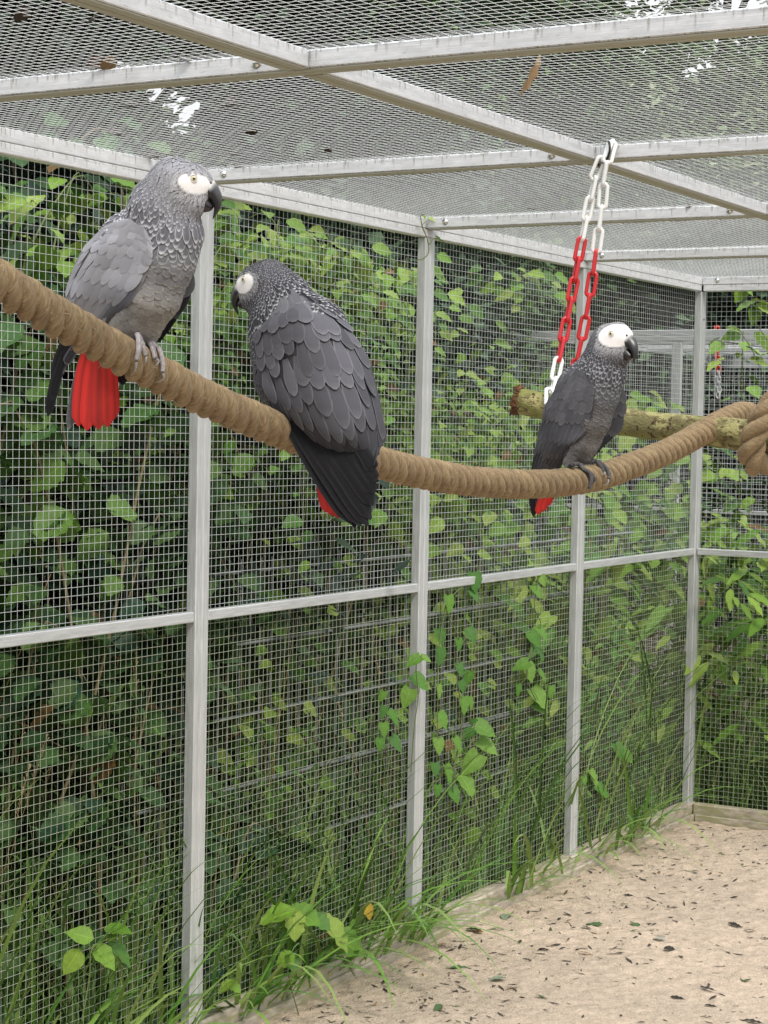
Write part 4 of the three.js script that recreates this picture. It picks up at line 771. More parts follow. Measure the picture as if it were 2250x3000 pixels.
// ------------------------------------------------------------------ foliage: leaf shapes and materials
function leafShape(kind, seg = 7) {                      // unit leaf along +y, facing +z, folded along the midrib
  const mb = new MB(), rows = [];
  const wf = {
    ovate: t => 0.36 * Math.pow(Math.sin(Math.PI * Math.pow(t, 0.72)), 0.9), bramble: t => 0.40 * Math.pow(Math.sin(Math.PI * Math.pow(t, 0.80)), 0.75) * (1 + 0.10 * ((Math.round(t * seg)) % 2 ? 1 : -1)),
    lance: t => 0.15 * Math.pow(Math.sin(Math.PI * Math.pow(t, 0.8)), 0.8), heart: t => 0.40 * Math.pow(Math.sin(Math.PI * (0.12 + 0.88 * t) ** 0.62), 0.85), round: t => 0.42 * Math.pow(Math.sin(Math.PI * Math.pow(t, 0.9)), 0.6),
  }[kind];
  for (let k = 0; k <= seg; k++) {
    const t = k / seg, w = k === seg ? 0.004 : Math.max(0.012, wf(t)), dr = -0.16 * t * t, fold = 0.22, back = kind === 'heart' && k === 0 ? -0.10 : 0;
    const wave = 0.03 * Math.sin(t * 19);
    rows.push([mb.v(-w, t + back, dr + w * fold + wave, null, 0, t), mb.v(-w * .5, t + back * .6, dr + w * .5 * fold * 0.7, null, .25, t), mb.v(0, t, dr, null, .5, t), mb.v(w * .5, t + back * .6, dr + w * .5 * fold * 0.7, null, .75, t), mb.v(w, t + back, dr + w * fold - wave, null, 1, t)]);
  }
  mb.grid(rows.map(r => r.slice().reverse())); return mb.geo();
}
const LEAF = { ovate: leafShape('ovate'), bramble: leafShape('bramble', 10), lance: leafShape('lance'), heart: leafShape('heart', 8), round: leafShape('round') };
const veinMap = tex(64, 128, (u, v) => { const d = Math.abs(u - 0.5) * 2, rib = d < 0.06 ? 0.16 : 0, side = Math.abs((v * 9 + d * 3) % 1 - 0.5) < 0.07 ? 0.07 : 0, n = 0.16 * (tn(u, v, 6, 12, 3, 3) - 0.45), k = 0.86 + n + side; return [k + rib, k + rib * 0.8, k + rib * 0.4]; });
const leafMat = (r, g, b, o = {}) => new THREE.MeshPhysicalMaterial({ color: new THREE.Color().setRGB(r, g, b), map: veinMap, roughness: 0.52, side: DS, transmission: 0.22, thickness: 0, specularIntensity: 0.45, ...o });
const farLeafMat = mat({ color: 0xffffff, roughness: 0.75, side: DS });
const instLeafMat = new THREE.MeshPhysicalMaterial({ color: 0xffffff, map: veinMap, roughness: 0.55, side: DS, transmission: 0.2, thickness: 0, specularIntensity: 0.4 });
const stemMat = (r, g, b) => mat({ color: new THREE.Color().setRGB(r, g, b), roughness: 0.85 });
const greenStem = stemMat(.13, .17, .06), caneMat = stemMat(.17, .14, .07), woodStem = stemMat(.13, .10, .065), strawMat = mat({ vertexColors: true, roughness: 0.9, side: DS });
const PAL = {
  dark: [[.028, .082, .024], [.042, .11, .030], [.058, .14, .036], [.080, .16, .045], [.036, .095, .050]], mid: [[.06, .15, .030], [.095, .20, .038], [.13, .25, .048], [.075, .17, .05]], vine: [[.10, .25, .035], [.14, .30, .045], [.08, .21, .04], [.19, .35, .06]],
  bright: [[.14, .29, .03], [.20, .36, .045], [.26, .41, .06], [.10, .23, .04], [.30, .42, .08]], lime: [[.22, .38, .035], [.29, .43, .055], [.17, .32, .04], [.33, .46, .09]], pale: [[.12, .17, .09], [.16, .21, .12], [.09, .14, .06], [.20, .24, .15]],
};
const palMats = {}; for (const k in PAL) palMats[k] = PAL[k].map(c => leafMat(...c.map(v => v * 1.22)));
const ZA = V(0, 0, 1), YA = V(0, 1, 0);
function leafMatrix(p, dir, nrmHint, s, out = new THREE.Matrix4()) {
  const y = dir.clone().normalize(), z = nrmHint.clone().addScaledVector(y, -nrmHint.dot(y)).normalize(), x = y.clone().cross(z);
  return out.makeBasis(x.multiplyScalar(s), y.multiplyScalar(s), z.multiplyScalar(s)).setPosition(p);
}
// leaves of one plant: the ones that show largest are leaves of their own, the rest one foliage part
function addLeaves(root, kind, pal, list, nBig, R) {     // list: [matrix, point, size]
  const off = root.position;
  for (const e of list) { const q = pix(e[1]); e[3] = q[2] > 0.2 && q[0] > -20 && q[0] < 2270 && q[1] > -20 && q[1] < 3020 ? e[2] / q[2] * (e[1].x > -0.35 ? 1.5 : e[1].x > -0.7 ? 1 : 0.5) : 0; }
  list.sort((a, b) => b[3] - a[3]);
  const big = list.slice(0, nBig), rest = list.slice(nBig), T = new THREE.Matrix4().makeTranslation(-off.x, -off.y, -off.z);
  for (const e of big) { const m = part('leaf', LEAF[kind], palMats[pal][Math.floor(R() * palMats[pal].length)], root); m.applyMatrix4(e[0].clone().premultiply(T)); }
  if (rest.length) {
    const im = new THREE.InstancedMesh(LEAF[kind], instLeafMat, rest.length), c = new THREE.Color();
    rest.forEach((e, k) => { im.setMatrixAt(k, e[0].clone().premultiply(T)); const a = R() < .035 ? [.20, .12, .04] : PAL[pal][Math.floor(R() * PAL[pal].length)], j = 0.72 + 0.56 * R(); im.setColorAt(k, c.setRGB(a[0] * j, a[1] * j, a[2] * j)); });
    im.name = 'foliage'; im.userData.kind = 'stuff'; im.castShadow = im.receiveShadow = true; root.add(im);
  }
}
function shrub(name, label, cat, b, kind, pal, n, s0, s1, nBig, seed, opt = {}) {   // b: x0 x1 u0 u1 y0 y1; canes carry the leaves
  const R = rng(seed), root = thing(name, label, cat, [(b[0] + b[1]) / 2, -0.03, -(b[2] + b[3]) / 2], opt.group), list = [], stems = new MB();
  const canes = opt.canes ?? Math.max(8, Math.round(n / 28)), per = Math.ceil(n / canes);
  for (let c = 0; c < canes; c++) {
    const x0 = mix(b[0], b[1], R()), u0 = mix(b[2], b[3], R()), h = mix(b[4], b[5], 0.35 + 0.65 * Math.pow(R(), 0.7)), lean = (opt.lean ?? 0.5), dx = (R() - 0.35) * lean, du = (R() - 0.5) * lean * 1.4;
    const yb = opt.floating ? mix(b[4], b[5], R() * 0.6) : -0.02, arch = opt.arch ?? 0.25;
    const P = [V(x0, yb, -u0), V(x0 + dx * .35, mix(yb, h, .5), -u0 - du * .3), V(x0 + dx * .8, h, -u0 - du * .8), V(x0 + dx * 1.25, h - arch * R(), -u0 - du * 1.3)];
    for (const p of P) { p.x = Math.min(p.x, (opt.xmax ?? -0.07) - 0.02 * R()); }
    const cv = new THREE.CatmullRomCurve3(P), pts = cv.getPoints(12).map(p => p.sub(root.position));
    stems.tube(pts, t => (opt.stemR ?? 0.004) * (1 - 0.7 * t), 5, null, false);
    for (let k = 0; k < per; k++) {
      const t = 0.12 + 0.88 * ((k + R()) / per), p = cv.getPoint(Math.min(1, t)), a = R() * 6.283, out = V(Math.cos(a), -0.15 + 0.5 * (R() - 0.4), Math.sin(a));
      const off = (opt.spread ?? 0.09) * (0.25 + 0.75 * R()), q = p.clone().addScaledVector(out, off); q.y = Math.max(q.y, 0.0);
      if (q.x > (opt.xmax ?? -0.045)) q.x = (opt.xmax ?? -0.045) - R() * 0.04;
      const s = mix(s0, s1, R()), tri = opt.trifol ? 3 : 1;
      for (let j = 0; j < tri; j++) {
        const d = out.clone(); if (j) d.applyAxisAngle(YA, (j === 1 ? 1 : -1) * 1.05); d.y -= 0.15 + 0.35 * R();
        const nn = V((R() - 0.5) * 0.9 + 0.25, 1.0, (R() - 0.5) * 0.9 + 0.1); if (opt.face) nn.add(V(opt.face, 0, opt.face * .6));
        const pp = q.clone().addScaledVector(d, s * 0.1), sz = s * (j ? 0.85 : 1);
        if (pp.x + d.x * sz > (opt.xmax ?? -0.035)) { d.x = -Math.abs(d.x) * 0.4; }
        list.push([leafMatrix(pp, d, nn, sz), pp, sz]);
      }
    }
  }
  part('stems', stems.geo(), opt.stemMat ?? greenStem, root).userData.kind = 'stuff';
  addLeaves(root, kind, pal, list, nBig, R);
  return root;
}
// left wall, near to far
shrub('bramble', 'dark bramble thicket behind the lower mesh at the left edge', 'bramble', [-0.85, -0.06, 2.35, 3.85, 0, 1.30], 'bramble', 'dark', 900, .065, .105, 110, 101, { trifol: true, spread: .10, lean: .9, stemR: .0055, stemMat: caneMat, face: .15 });
shrub('bramble', 'bramble with broad paler leaves behind the upper mesh at the left edge', 'bramble', [-0.80, -0.10, 2.5, 3.8, .9, 1.75], 'bramble', 'mid', 330, .07, .115, 70, 102, { trifol: true, spread: .11, lean: 1.1, arch: .5, stemR: .006, stemMat: caneMat, face: .35 });
shrub('hazel_bush', 'shady hazel bush filling the top left behind the mesh', 'bush', [-1.3, -0.30, 2.2, 4.1, .6, 2.25], 'round', 'dark', 1900, .05, .085, 90, 103, { face: .4, spread: .16, lean: .5, stemMat: woodStem, stemR: .007, canes: 40 });
shrub('dogwood', 'bright young leaves just under the top rail at the upper left', 'shrub', [-0.42, -0.10, 2.6, 4.6, 1.62, 2.08], 'ovate', 'bright', 240, .045, .075, 60, 104, { floating: true, spread: .12, lean: .5, stemR: .003, canes: 16 });
shrub('bramble', 'low dark bramble behind the lower mesh between the two nearest posts', 'bramble', [-0.9, -0.30, 3.75, 4.95, 0, .95], 'bramble', 'dark', 330, .06, .10, 80, 105, { xmax: -.27, trifol: true, spread: .10, lean: .5, face: .3 });
shrub('bramble', 'long arching bramble canes behind the upper mesh below the middle parrot', 'bramble', [-0.95, -0.30, 3.7, 5.0, .6, 1.42], 'ovate', 'mid', 700, .07, .12, 90, 106, { xmax: -.26, spread: .10, lean: 1.0, arch: .6, stemMat: caneMat, stemR: .0055, face: .3 });
shrub('climber', 'sunlit yellow green climber behind the upper mesh right of the middle parrot', 'climber', [-0.95, -0.25, 3.95, 5.0, .95, 2.16], 'ovate', 'bright', 2900, .034, .068, 120, 107, { face: .8, spread: .13, lean: .5, canes: 48, stemR: .003 });
shrub('climber', 'bright broad leaved climber behind the upper mesh left of the chain', 'climber', [-1.4, -0.25, 4.9, 5.95, .75, 2.08], 'ovate', 'bright', 3000, .035, .078, 120, 108, { face: .8, spread: .14, lean: .5, canes: 46, stemR: .003 });
shrub('nettle_patch', 'tall green nettles behind the lower mesh left of the third post', 'nettles', [-0.9, -0.30, 4.9, 5.95, 0, .95], 'ovate', 'dark', 560, .05, .09, 70, 109, { xmax: -.27, spread: .07, lean: .25, arch: .05 });
shrub('nettle_patch', 'lush green nettles and ferns behind the mesh left of the corner post', 'nettles', [-1.1, -0.10, 5.95, 7.2, 0, 1.15], 'lance', 'bright', 1500, .09, .16, 110, 110, { spread: .09, lean: .4, arch: .2, face: .2 });
shrub('elder_bush', 'leafy elder bush beyond the mesh behind the right parrot', 'bush', [-1.7, -0.30, 6.15, 8.4, .35, 1.70], 'ovate', 'bright', 2400, .05, .09, 90, 111, { face: .6, spread: .14, lean: .5, canes: 50 });
shrub('willow_sapling', 'bright lime green sapling behind the back mesh at the right edge', 'sapling', [-0.12, 0.55, 7.2, 7.9, .9, 1.98], 'ovate', 'lime', 200, .055, .095, 90, 112, { spread: .12, lean: .35, canes: 10, xmax: 9, stemR: .004 });
shrub('nettle_patch', 'weeds growing behind the lower back mesh at the right edge', 'weeds', [-0.35, 0.7, 7.1, 7.9, 0, 1.2], 'lance', 'bright', 900, .08, .14, 90, 113, { face: .4, spread: .09, lean: .4, xmax: 9 });
shrub('bush', 'mid green bush filling the gap beyond the corner post', 'bush', [-0.8, 1.2, 7.7, 9.2, 0, 1.62], 'ovate', 'mid', 1700, .045, .08, 60, 114, { spread: .14, lean: .5, xmax: 9, canes: 50 });

shrub('vetch', 'fine small leaved weeds just behind the lower mesh at the left edge', 'weeds', [-0.22, -0.06, 2.7, 3.7, .05, .95], 'lance', 'mid', 900, .022, .045, 60, 115, { spread: .05, lean: .35, canes: 40, stemR: .0012 });
shrub('vetch', 'fine small leaved weeds just behind the lower mesh right of the nearest post', 'weeds', [-0.20, -0.05, 3.75, 4.75, .0, .75], 'lance', 'mid', 700, .022, .045, 60, 116, { spread: .05, lean: .3, canes: 30, stemR: .0012 });
shrub('honeysuckle', 'loose small leaved shoots against the upper mesh behind the middle parrot', 'climber', [-0.30, -0.06, 3.8, 4.75, 1.1, 1.95], 'ovate', 'vine', 420, .022, .042, 80, 117, { floating: true, spread: .07, lean: .5, canes: 22, stemR: .0014, face: .5 });
shrub('honeysuckle', 'loose small leaved shoots against the upper mesh left of the log end', 'climber', [-0.32, -0.06, 4.85, 5.85, 1.06, 1.95], 'ovate', 'bright', 420, .024, .048, 80, 118, { floating: true, spread: .07, lean: .5, canes: 22, stemR: .0014, face: .5 });
shrub('fern', 'bright weeds against the lower mesh between the third and corner posts', 'weeds', [-0.35, -0.06, 5.95, 6.9, 0, .95], 'lance', 'vine', 700, .035, .075, 80, 119, { spread: .06, lean: .35, canes: 34, stemR: .0014, face: .3 });

// ------------------------------------------------------------------ trees and hedge behind: clumps of small leaves
const clump = (n, rad, s, seed) => { const R = rng(seed), mb = new MB(); for (let k = 0; k < n; k++) { const p = V(R() - .5, R() - .5, R() - .5).multiplyScalar(2 * rad), d = V(R() - .5, -0.3 * R(), R() - .5).normalize(), nn = V(R() - .5, 0.9, R() - .5).normalize(), x = d.clone().cross(nn).normalize(), L = s * (0.7 + 0.6 * R()), j = 0.7 + 0.6 * R(), z = x.clone().cross(d); const a = p, b = p.clone().addScaledVector(d, L * .45).addScaledVector(x, L * .3).addScaledVector(z, .06 * L), c = p.clone().addScaledVector(d, L), e = p.clone().addScaledVector(d, L * .45).addScaledVector(x, -L * .3).addScaledVector(z, .06 * L); const q = [a, b, c, e].map(v => mb.v(v.x, v.y, v.z, [j, j, j])); mb.f(q[0], q[1], q[2]); mb.f(q[0], q[2], q[3]); } return mb.geo(); };
const clumpA = clump(16, .13, .075, 3), clumpB = clump(16, .16, .10, 4);
const clumpMat = mat({ vertexColors: true, roughness: 0.7, side: DS }), thinMat = new THREE.MeshPhysicalMaterial({ vertexColors: true, roughness: 0.8, side: DS, transmission: 0.4, thickness: 0 });
const gapDirs = [[500, 360, .040], [530, 300, .026], [335, 170, .022], [590, 300, .016], [640, 40, .016], [545, 415, .02], [1120, 60, .011], [2180, 20, .022], [1900, 40, .014], [2060, 190, .010], [1420, 20, .010], [1560, 260, .008]].map(([x, y, r]) => [at(x, y, 1).sub(camera.position).normalize(), r]);
const LT = [[.20, .30, .13], [.26, .35, .16], [.15, .24, .10], [.31, .38, .22]];  // far leaf colours lightened to stand in for glare and haze
function crown(root, blobs, geo, n, pal, seed, gaps) {
  const R = rng(seed), im = new THREE.InstancedMesh(geo, pal === LT ? thinMat : clumpMat, n), m = new THREE.Matrix4(), q = new THREE.Quaternion(), c = new THREE.Color(), sc = V(); let k = 0, tot = blobs.reduce((s, b) => s + b[3] * b[3], 0), guard = 0;
  while (k < n && guard++ < n * 6) {
    let r = R() * tot, b = blobs[0]; for (const e of blobs) { r -= e[3] * e[3]; if (r <= 0) { b = e; break; } }
    const d = V(R() * 2 - 1, R() * 2 - 1, R() * 2 - 1); if (d.lengthSq() > 1 || d.lengthSq() < 0.02) continue;
    d.normalize().multiplyScalar(b[3] * Math.pow(0.25 + 0.75 * R(), 0.45)); d.y *= b[4] ?? 0.85;
    const p = V(b[0], b[1], b[2]).add(d); if (noise(p.x * 1.7 + 31, p.y * 1.7, p.z * 1.7 + 7) < 0.33 || p.y < 0.1) continue;
    const dir = p.clone().sub(camera.position).normalize();
    if (gaps && gapDirs.some(([g, rr]) => dir.distanceTo(g) < rr * (0.35 + 1.3 * noise(p.x * 5, p.y * 5, p.z * 5)))) continue;
    q.setFromEuler(new THREE.Euler(R() * 0.6 - .3, R() * 6.28, R() * 0.6 - .3)); sc.setScalar(0.75 + 0.6 * R());
    im.setMatrixAt(k, m.compose(p.sub(root.position), q, sc)); const a = pal[Math.floor(R() * pal.length)], j = 0.7 + 0.6 * R(); im.setColorAt(k, c.setRGB(a[0] * j, a[1] * j, a[2] * j)); k++;
  }
  im.count = k; im.name = 'crown'; im.userData.kind = 'stuff'; im.castShadow = im.receiveShadow = true; root.add(im);
}
const barkMat = mat({ color: new THREE.Color().setRGB(.075, .06, .045), roughness: 0.95 });
function tree(name, label, x, u, h, r, pal, n, seed, geo = clumpA, gaps = true, low = 0.25) {
  const R = rng(seed), t = thing(name, label, 'tree', [x, -0.03, -u]), mb = new MB(), blobs = [];
  const top = V((R() - .5) * .5, h * .8, (R() - .5) * .5); mb.tube(curve([V(0, -0.05, 0), V(.05, h * .25, .04), V(top.x * .5, h * .5, top.z * .5), top], 14), f => (.035 + h * .018) * (1 - .8 * f), 9, null);
  for (let k = 0; k < 9; k++) { const a = k * 2.4 + R(), f = low + (1 - low) * (k + .5) / 9, st = V(0, h * f * .62, 0), e = V(Math.cos(a) * r * (.85 - .35 * f), h * (f * .85 + .05), Math.sin(a) * r * (.85 - .35 * f)); mb.tube(curve([st, st.clone().lerp(e, .5).add(V(0, .12, 0)), e], 8), g => (.012 + h * .005) * (1 - .75 * g), 6, null, false); const w = e.clone().add(t.position); blobs.push([w.x, w.y, w.z, r * (.50 + .2 * R())]); }
  blobs.push([x + top.x, h * .86, -u + top.z, r * .5], [x, h * .6, -u, r * .6]);
  part('trunk', mb.geo(), barkMat, t); crown(t, blobs, geo, n, pal, seed + 1, gaps); return t;
}
const DK = [[.020, .042, .022], [.028, .060, .026], [.036, .075, .028], [.019, .038, .026]], MD = [[.045, .095, .028], [.07, .13, .036], [.036, .075, .028], [.10, .17, .045]], BL = [[.022, .045, .036], [.03, .055, .042], [.042, .068, .05]];
tree('tree', 'dark tree close behind the left mesh, nearest the left edge', -2.1, 4.7, 4.4, 1.5, DK, 6500, 201);
tree('tree', 'dark tree seen through the roof mesh above the first parrot', -2.9, 6.7, 5.0, 1.7, DK, 7000, 202);
tree('tree', 'green tree seen through the roof mesh above the middle post', -4.3, 9.6, 5.0, 1.7, MD, 7000, 203);
tree('tree', 'bluish dark tree behind the roof mesh in the upper left corner', -4.6, 7.6, 5.6, 1.9, BL, 7000, 204);
tree('tree', 'tall tree behind the chain, seen through the roof mesh', -5.6, 12.6, 6.4, 2.2, MD, 7500, 205, clumpB);
tree('conifer_tree', 'dark evergreen mass above the second aviary right of the chain', -3.2, 16.0, 3.0, 2.0, DK, 8000, 206, clumpB, false, .1);
tree('conifer_tree', 'dark evergreen above the second aviary at the right edge', -0.2, 16.2, 3.0, 2.1, DK, 8000, 207, clumpB, false, .1);
tree('tree', 'pale tree seen through the roof mesh at the upper right', -0.9, 20.5, 8.4, 3.0, LT, 5200, 208, clumpB);
tree('tree', 'pale green tree seen through the roof mesh in the upper right corner', 2.6, 20.5, 8.2, 3.0, LT, 5200, 209, clumpB);
tree('tree', 'light green tree behind the long roof beam in the middle', -4.6, 19.0, 8.0, 2.9, LT, 5200, 210, clumpB);
{ // hedge closing the view behind the left shrubs
  const h = thing('hedge', 'dense dark hedge closing the view behind the left mesh', 'hedge', [-2, -0.03, -6]);
  const bl = []; const R = rng(300); for (let k = 0; k < 70; k++) { const u = 3.2 + 6.6 * R(), x = -1.5 - 0.9 * R() - (u > 6.6 ? 0.5 : 0); bl.push([x, 0.15 + (u > 6.8 ? 0.85 : 2.3) * R(), -u, .42]); }
  crown(h, bl, clumpA, 15000, DK.concat(MD.slice(0, 1)), 301, false);
  const w = thing('woodland', 'distant dark woodland edge far behind the aviaries', 'woodland', [-3, -0.03, -20]); w.userData.kind = 'stuff';
  const b2 = []; for (let k = 0; k < 46; k++) { const a = -1.15 + 0.85 * R(); b2.push([2.6 + Math.sin(a) * (22 + 3 * R()), 0.6 + 5.0 * R(), -Math.cos(a) * (22 + 3 * R()), 1.9]); }
  crown(w, b2, new THREE.BufferGeometry().copy(clumpB).scale(2.2, 2.2, 2.2), 15000, MD.concat(BL), 303, true);
}
// ------------------------------------------------------------------ grass
const bladeGeo = [0, 1, 2, 3].map(k => { const mb = new MB(), rows = [], bend = [.25, .5, .8, 1.05][k]; for (let i = 0; i <= 7; i++) { const t = i / 7, w = 0.5 * (t < .15 ? .6 + t * 2.6 : 1 - Math.pow((t - .15) / .85, 2.2)), y = t * (1 - bend * .30 * t * t), z = bend * .75 * Math.pow(t, 2.1); rows.push([mb.v(-w * .018, y, z + w * .008, null, 0, t), mb.v(0, y, z, null, .5, t), mb.v(w * .018, y, z + w * .008, null, 1, t)]); } mb.grid(rows); return mb.geo(); });
const bladePal = [[.13, .29, .04], [.18, .36, .05], [.23, .40, .07], [.10, .24, .04], [.28, .40, .10]], bladeMats = bladePal.map(c => new THREE.MeshPhysicalMaterial({ color: new THREE.Color().setRGB(...c), roughness: .5, side: DS, transmission: .2, thickness: 0 }));
const bladeInst = new THREE.MeshPhysicalMaterial({ color: 0xffffff, roughness: .55, side: DS, transmission: .15, thickness: 0 });
function bladeMatrix(p, az, h, wid, tilt) { return new THREE.Matrix4().compose(p, new THREE.Quaternion().setFromEuler(new THREE.Euler(tilt, az, 0, 'YXZ')), V(h * wid, h, h)); }
function tuft(label, list, n, h0, h1, seed, opt = {}) {   // list of [x, u] places along which the blades grow; every blade its own part
  const R = rng(seed), p0 = list[0], t = thing('grass_tuft', label, 'grass tuft', [p0[0], 0, -p0[1]]);
  for (let k = 0; k < n; k++) {
    const q = list[Math.floor(R() * list.length)], p = V(q[0] + (R() - .5) * (opt.sx ?? .05), opt.y ?? 0.0, -q[1] + (R() - .5) * (opt.su ?? .14)), h = mix(h0, h1, Math.pow(R(), 1.3)), az = opt.az !== undefined ? opt.az + (R() - .5) * (opt.da ?? 2.4) : R() * 6.28;
    const m = part('blade', bladeGeo[Math.floor(R() * 3.2 + .8)], bladeMats[Math.floor(R() * 5)], t); m.applyMatrix4(bladeMatrix(p.sub(t.position), az, h, (0.6 + .7 * R()) * .74 / h, 0.10 + .75 * R()));
  }
  return t;
}
const along = (x, a, b, n) => Array.from({ length: n }, (_, k) => [x, a + (b - a) * (k + .5) / n]);
tuft('long green grass arching over the kerb right of the nearest post', along(-0.01, 3.80, 4.70, 9), 75, .22, .62, 401, { az: 1.5, da: 3.6, y: .02 });
tuft('green grass pushing through the mesh left of the nearest post', along(0.0, 3.05, 3.66, 7), 42, .20, .50, 402, { az: 1.5, da: 3.6, y: .0 });
tuft('thin grass leaning over the kerb between the second and third posts', along(0.0, 5.25, 5.80, 5), 26, .18, .48, 403, { az: 1.0, da: 2.6, y: .02 });
tuft('grass leaning over the kerb left of the corner post', along(0.0, 5.98, 6.6, 6), 40, .16, .50, 404, { az: 1.2, da: 3.0, y: .02 });
tuft('small tuft of grass over the kerb left of the second post', along(0.01, 4.72, 4.78, 2), 18, .2, .44, 405, { az: 1.9, da: 1.6, y: .02 });
{
  const R = rng(420), n = 4200, im = new THREE.InstancedMesh(bladeGeo[1], bladeInst, n), c = new THREE.Color();
  for (let k = 0; k < n; k++) { const back = k > 3500, u = back ? 7.06 + R() * .6 : 2.3 + 4.8 * R(), x = back ? -0.3 + 1.2 * R() : -0.05 - Math.pow(R(), 1.4) * .55, thin = !back && u > 4.6 && R() < .6, h = thin ? .06 : .22 + .62 * Math.pow(R(), 1.6) * (0.5 + noise(u * 2, x * 2)); im.setMatrixAt(k, bladeMatrix(V(x, -.03, -u), R() * 6.28, h, (.30 + .45 * R()) / h, .02 + .22 * R())); const a = bladePal[Math.floor(R() * 5)], j = .45 + .5 * R(); im.setColorAt(k, c.setRGB(a[0] * j, a[1] * j, a[2] * j)); }
  im.name = 'meadow_grass'; im.userData = { kind: 'stuff', label: 'long green grass standing along the outside of the mesh walls', category: 'grass' }; im.castShadow = im.receiveShadow = true; scene.add(im);
  // dry straw stalks with seed heads, outside the left mesh
  const mb = new MB(); for (let k = 0; k < 85; k++) { const u = k < 62 ? 2.75 + 1.05 * R() : 3.8 + 2.9 * R(), x = -.06 - .3 * R(), h = .45 + .75 * R(), a = (R() - .5) * .7, b = (R() - .5) * .5, g = .6 + .6 * R(), col = [.34 * g, .22 * g, .095 * g], P = curve([V(x, -.03, -u), V(x + a * .2 * h, h * .55, -u - b * .2 * h), V(Math.min(-.04, x + a * .6 * h), h, -u - b * .6 * h)], 9);
    mb.tube(P, t => .0014 * (1 - .5 * t), 4, col, false);
    if (R() < .55) for (let j = 0; j < 26; j++) { const f = .80 + .2 * j / 26, q = P[Math.min(9, Math.floor(f * 9))].clone().lerp(P[Math.min(9, Math.floor(f * 9) + 1)], (f * 9) % 1), d = V(R() - .5, .3 + R(), R() - .5).normalize().multiplyScalar(.006 + .008 * R()), s = V(R() - .5, R() - .5, R() - .5).multiplyScalar(.005), l = [.42 * g, .31 * g, .19 * g]; q.add(s); const i0 = mb.v(q.x, q.y, q.z, l), i1 = mb.v(q.x + d.x + .0016, q.y + d.y, q.z + d.z, l), i2 = mb.v(q.x + d.x - .0016, q.y + d.y + .001, q.z + d.z + .001, l); mb.f(i0, i1, i2); } }
  const m = solo('dry_grass', 'golden dry grass stalks with seed heads outside the left mesh', 'dry grass', mb.geo(), strawMat); m.userData.kind = 'stuff';
}
// ------------------------------------------------------------------ vines and seedlings that come through the mesh
const onWall = (px, py, X) => { const d = at(px, py, 1).sub(camera.position); return camera.position.clone().addScaledVector(d, (X - camera.position.x) / d.x); };
const onBack = (px, py, Z) => { const d = at(px, py, 1).sub(camera.position); return camera.position.clone().addScaledVector(d, (Z - camera.position.z) / d.z); };
function vine(name, label, cat, place, leaves, stems, kind, pal, seed, dirFix) { // leaves: [px, py, size px, angle from down in degrees]
  const R = rng(seed), p0 = place(leaves[0][0], leaves[0][1]), t = thing(name, label, cat, p0.toArray()), mb = new MB();
  for (const s of stems) mb.tube(curve(s.map(q => place(q[0], q[1]).sub(p0)), 40), .0017, 6, null, true);
  for (const [x, y, s, ang] of leaves) {
    const p = place(x, y), z = pix(p)[2], size = s / F * z * 1.05, a = (ang ?? (R() - .5) * 90) * Math.PI / 180, d = cU.clone().multiplyScalar(-Math.cos(a)).addScaledVector(cR, Math.sin(a)).addScaledVector(cB, .25 + .2 * (R() - .5));
    const nn = V(0.55 + (R() - .5) * .7, .75, (R() - .5) * .8 + .25), q = p.clone().addScaledVector(d, -size * .5).addScaledVector(V(1, 0, .3), .012 * R()).sub(p0);
    const m = part('leaf', LEAF[kind], palMats[pal][Math.floor(R() * palMats[pal].length)], t); m.applyMatrix4(leafMatrix(q, d, nn, size));
    const w = stems.length ? null : 0; if (w === null) { let best = null, bd = 1e9; for (const st of stems) for (const e of st) { const dd = Math.hypot(e[0] - x, e[1] - y); if (dd < bd) { bd = dd; best = e; } } if (bd < 120) mb.tube(curve([place(best[0], best[1]).sub(p0), place((best[0] + x) / 2, (best[1] + y) / 2 - 6).sub(p0), q], 6), .0010, 5, null, false); }
  }
  if (mb.i.length) part('stem', mb.geo(), greenStem, t);
  return t;
}
const z6 = l => l.map(([x, y, s, a]) => [1100 + x * .693, 1500 + y * .693, s ? s * .62 : 0, a]);
vine('bindweed', 'bindweed with heart shaped leaves climbing the mesh left of the second post', 'vine', (x, y) => onWall(x, y, .022), z6([[145, 630, 80, -60], [190, 722, 100, 50], [125, 790, 95, -20], [20, 850, 65, -10], [75, 872, 85, 40], [25, 922, 70, 10], [85, 982, 85, 40], [10, 985, 60, 0], [15, 780, 55, -20], [210, 620, 55, 70]]), [z6([[150, 1100], [165, 900], [180, 780], [172, 660], [180, 610]]), z6([[40, 1100], [30, 1000], [50, 900], [20, 820], [15, 760]])], 'heart', 'vine', 501);
vine('bindweed', 'bindweed trailing down the mesh right of the second post', 'vine', (x, y) => onWall(x, y, -.006), z6([[300, 392, 85, 10], [275, 530, 80, 20], [350, 562, 60, 10], [262, 615, 90, 0], [350, 670, 65, 20], [385, 702, 65, -10], [357, 738, 60, 20], [262, 762, 70, 10], [365, 822, 85, 10], [392, 812, 70, 15], [277, 882, 85, 30], [385, 945, 75, -50], [462, 920, 110, 65], [472, 992, 110, 60], [257, 992, 75, 10], [340, 987, 80, 30], [395, 1068, 120, -40], [305, 1112, 95, 20], [382, 1160, 120, 35], [247, 1092, 65, 10], [415, 882, 40, 120], [400, 525, 75, 30], [415, 300, 95, 10], [412, 352, 75, 40], [330, 1200, 80, 30], [250, 1180, 60, 0]]), [z6([[330, 1226], [330, 1080], [360, 960], [360, 820], [345, 680], [360, 560], [300, 400], [410, 280]]), z6([[250, 1220], [262, 1000], [262, 800], [270, 560], [300, 380]])], 'heart', 'vine', 502);
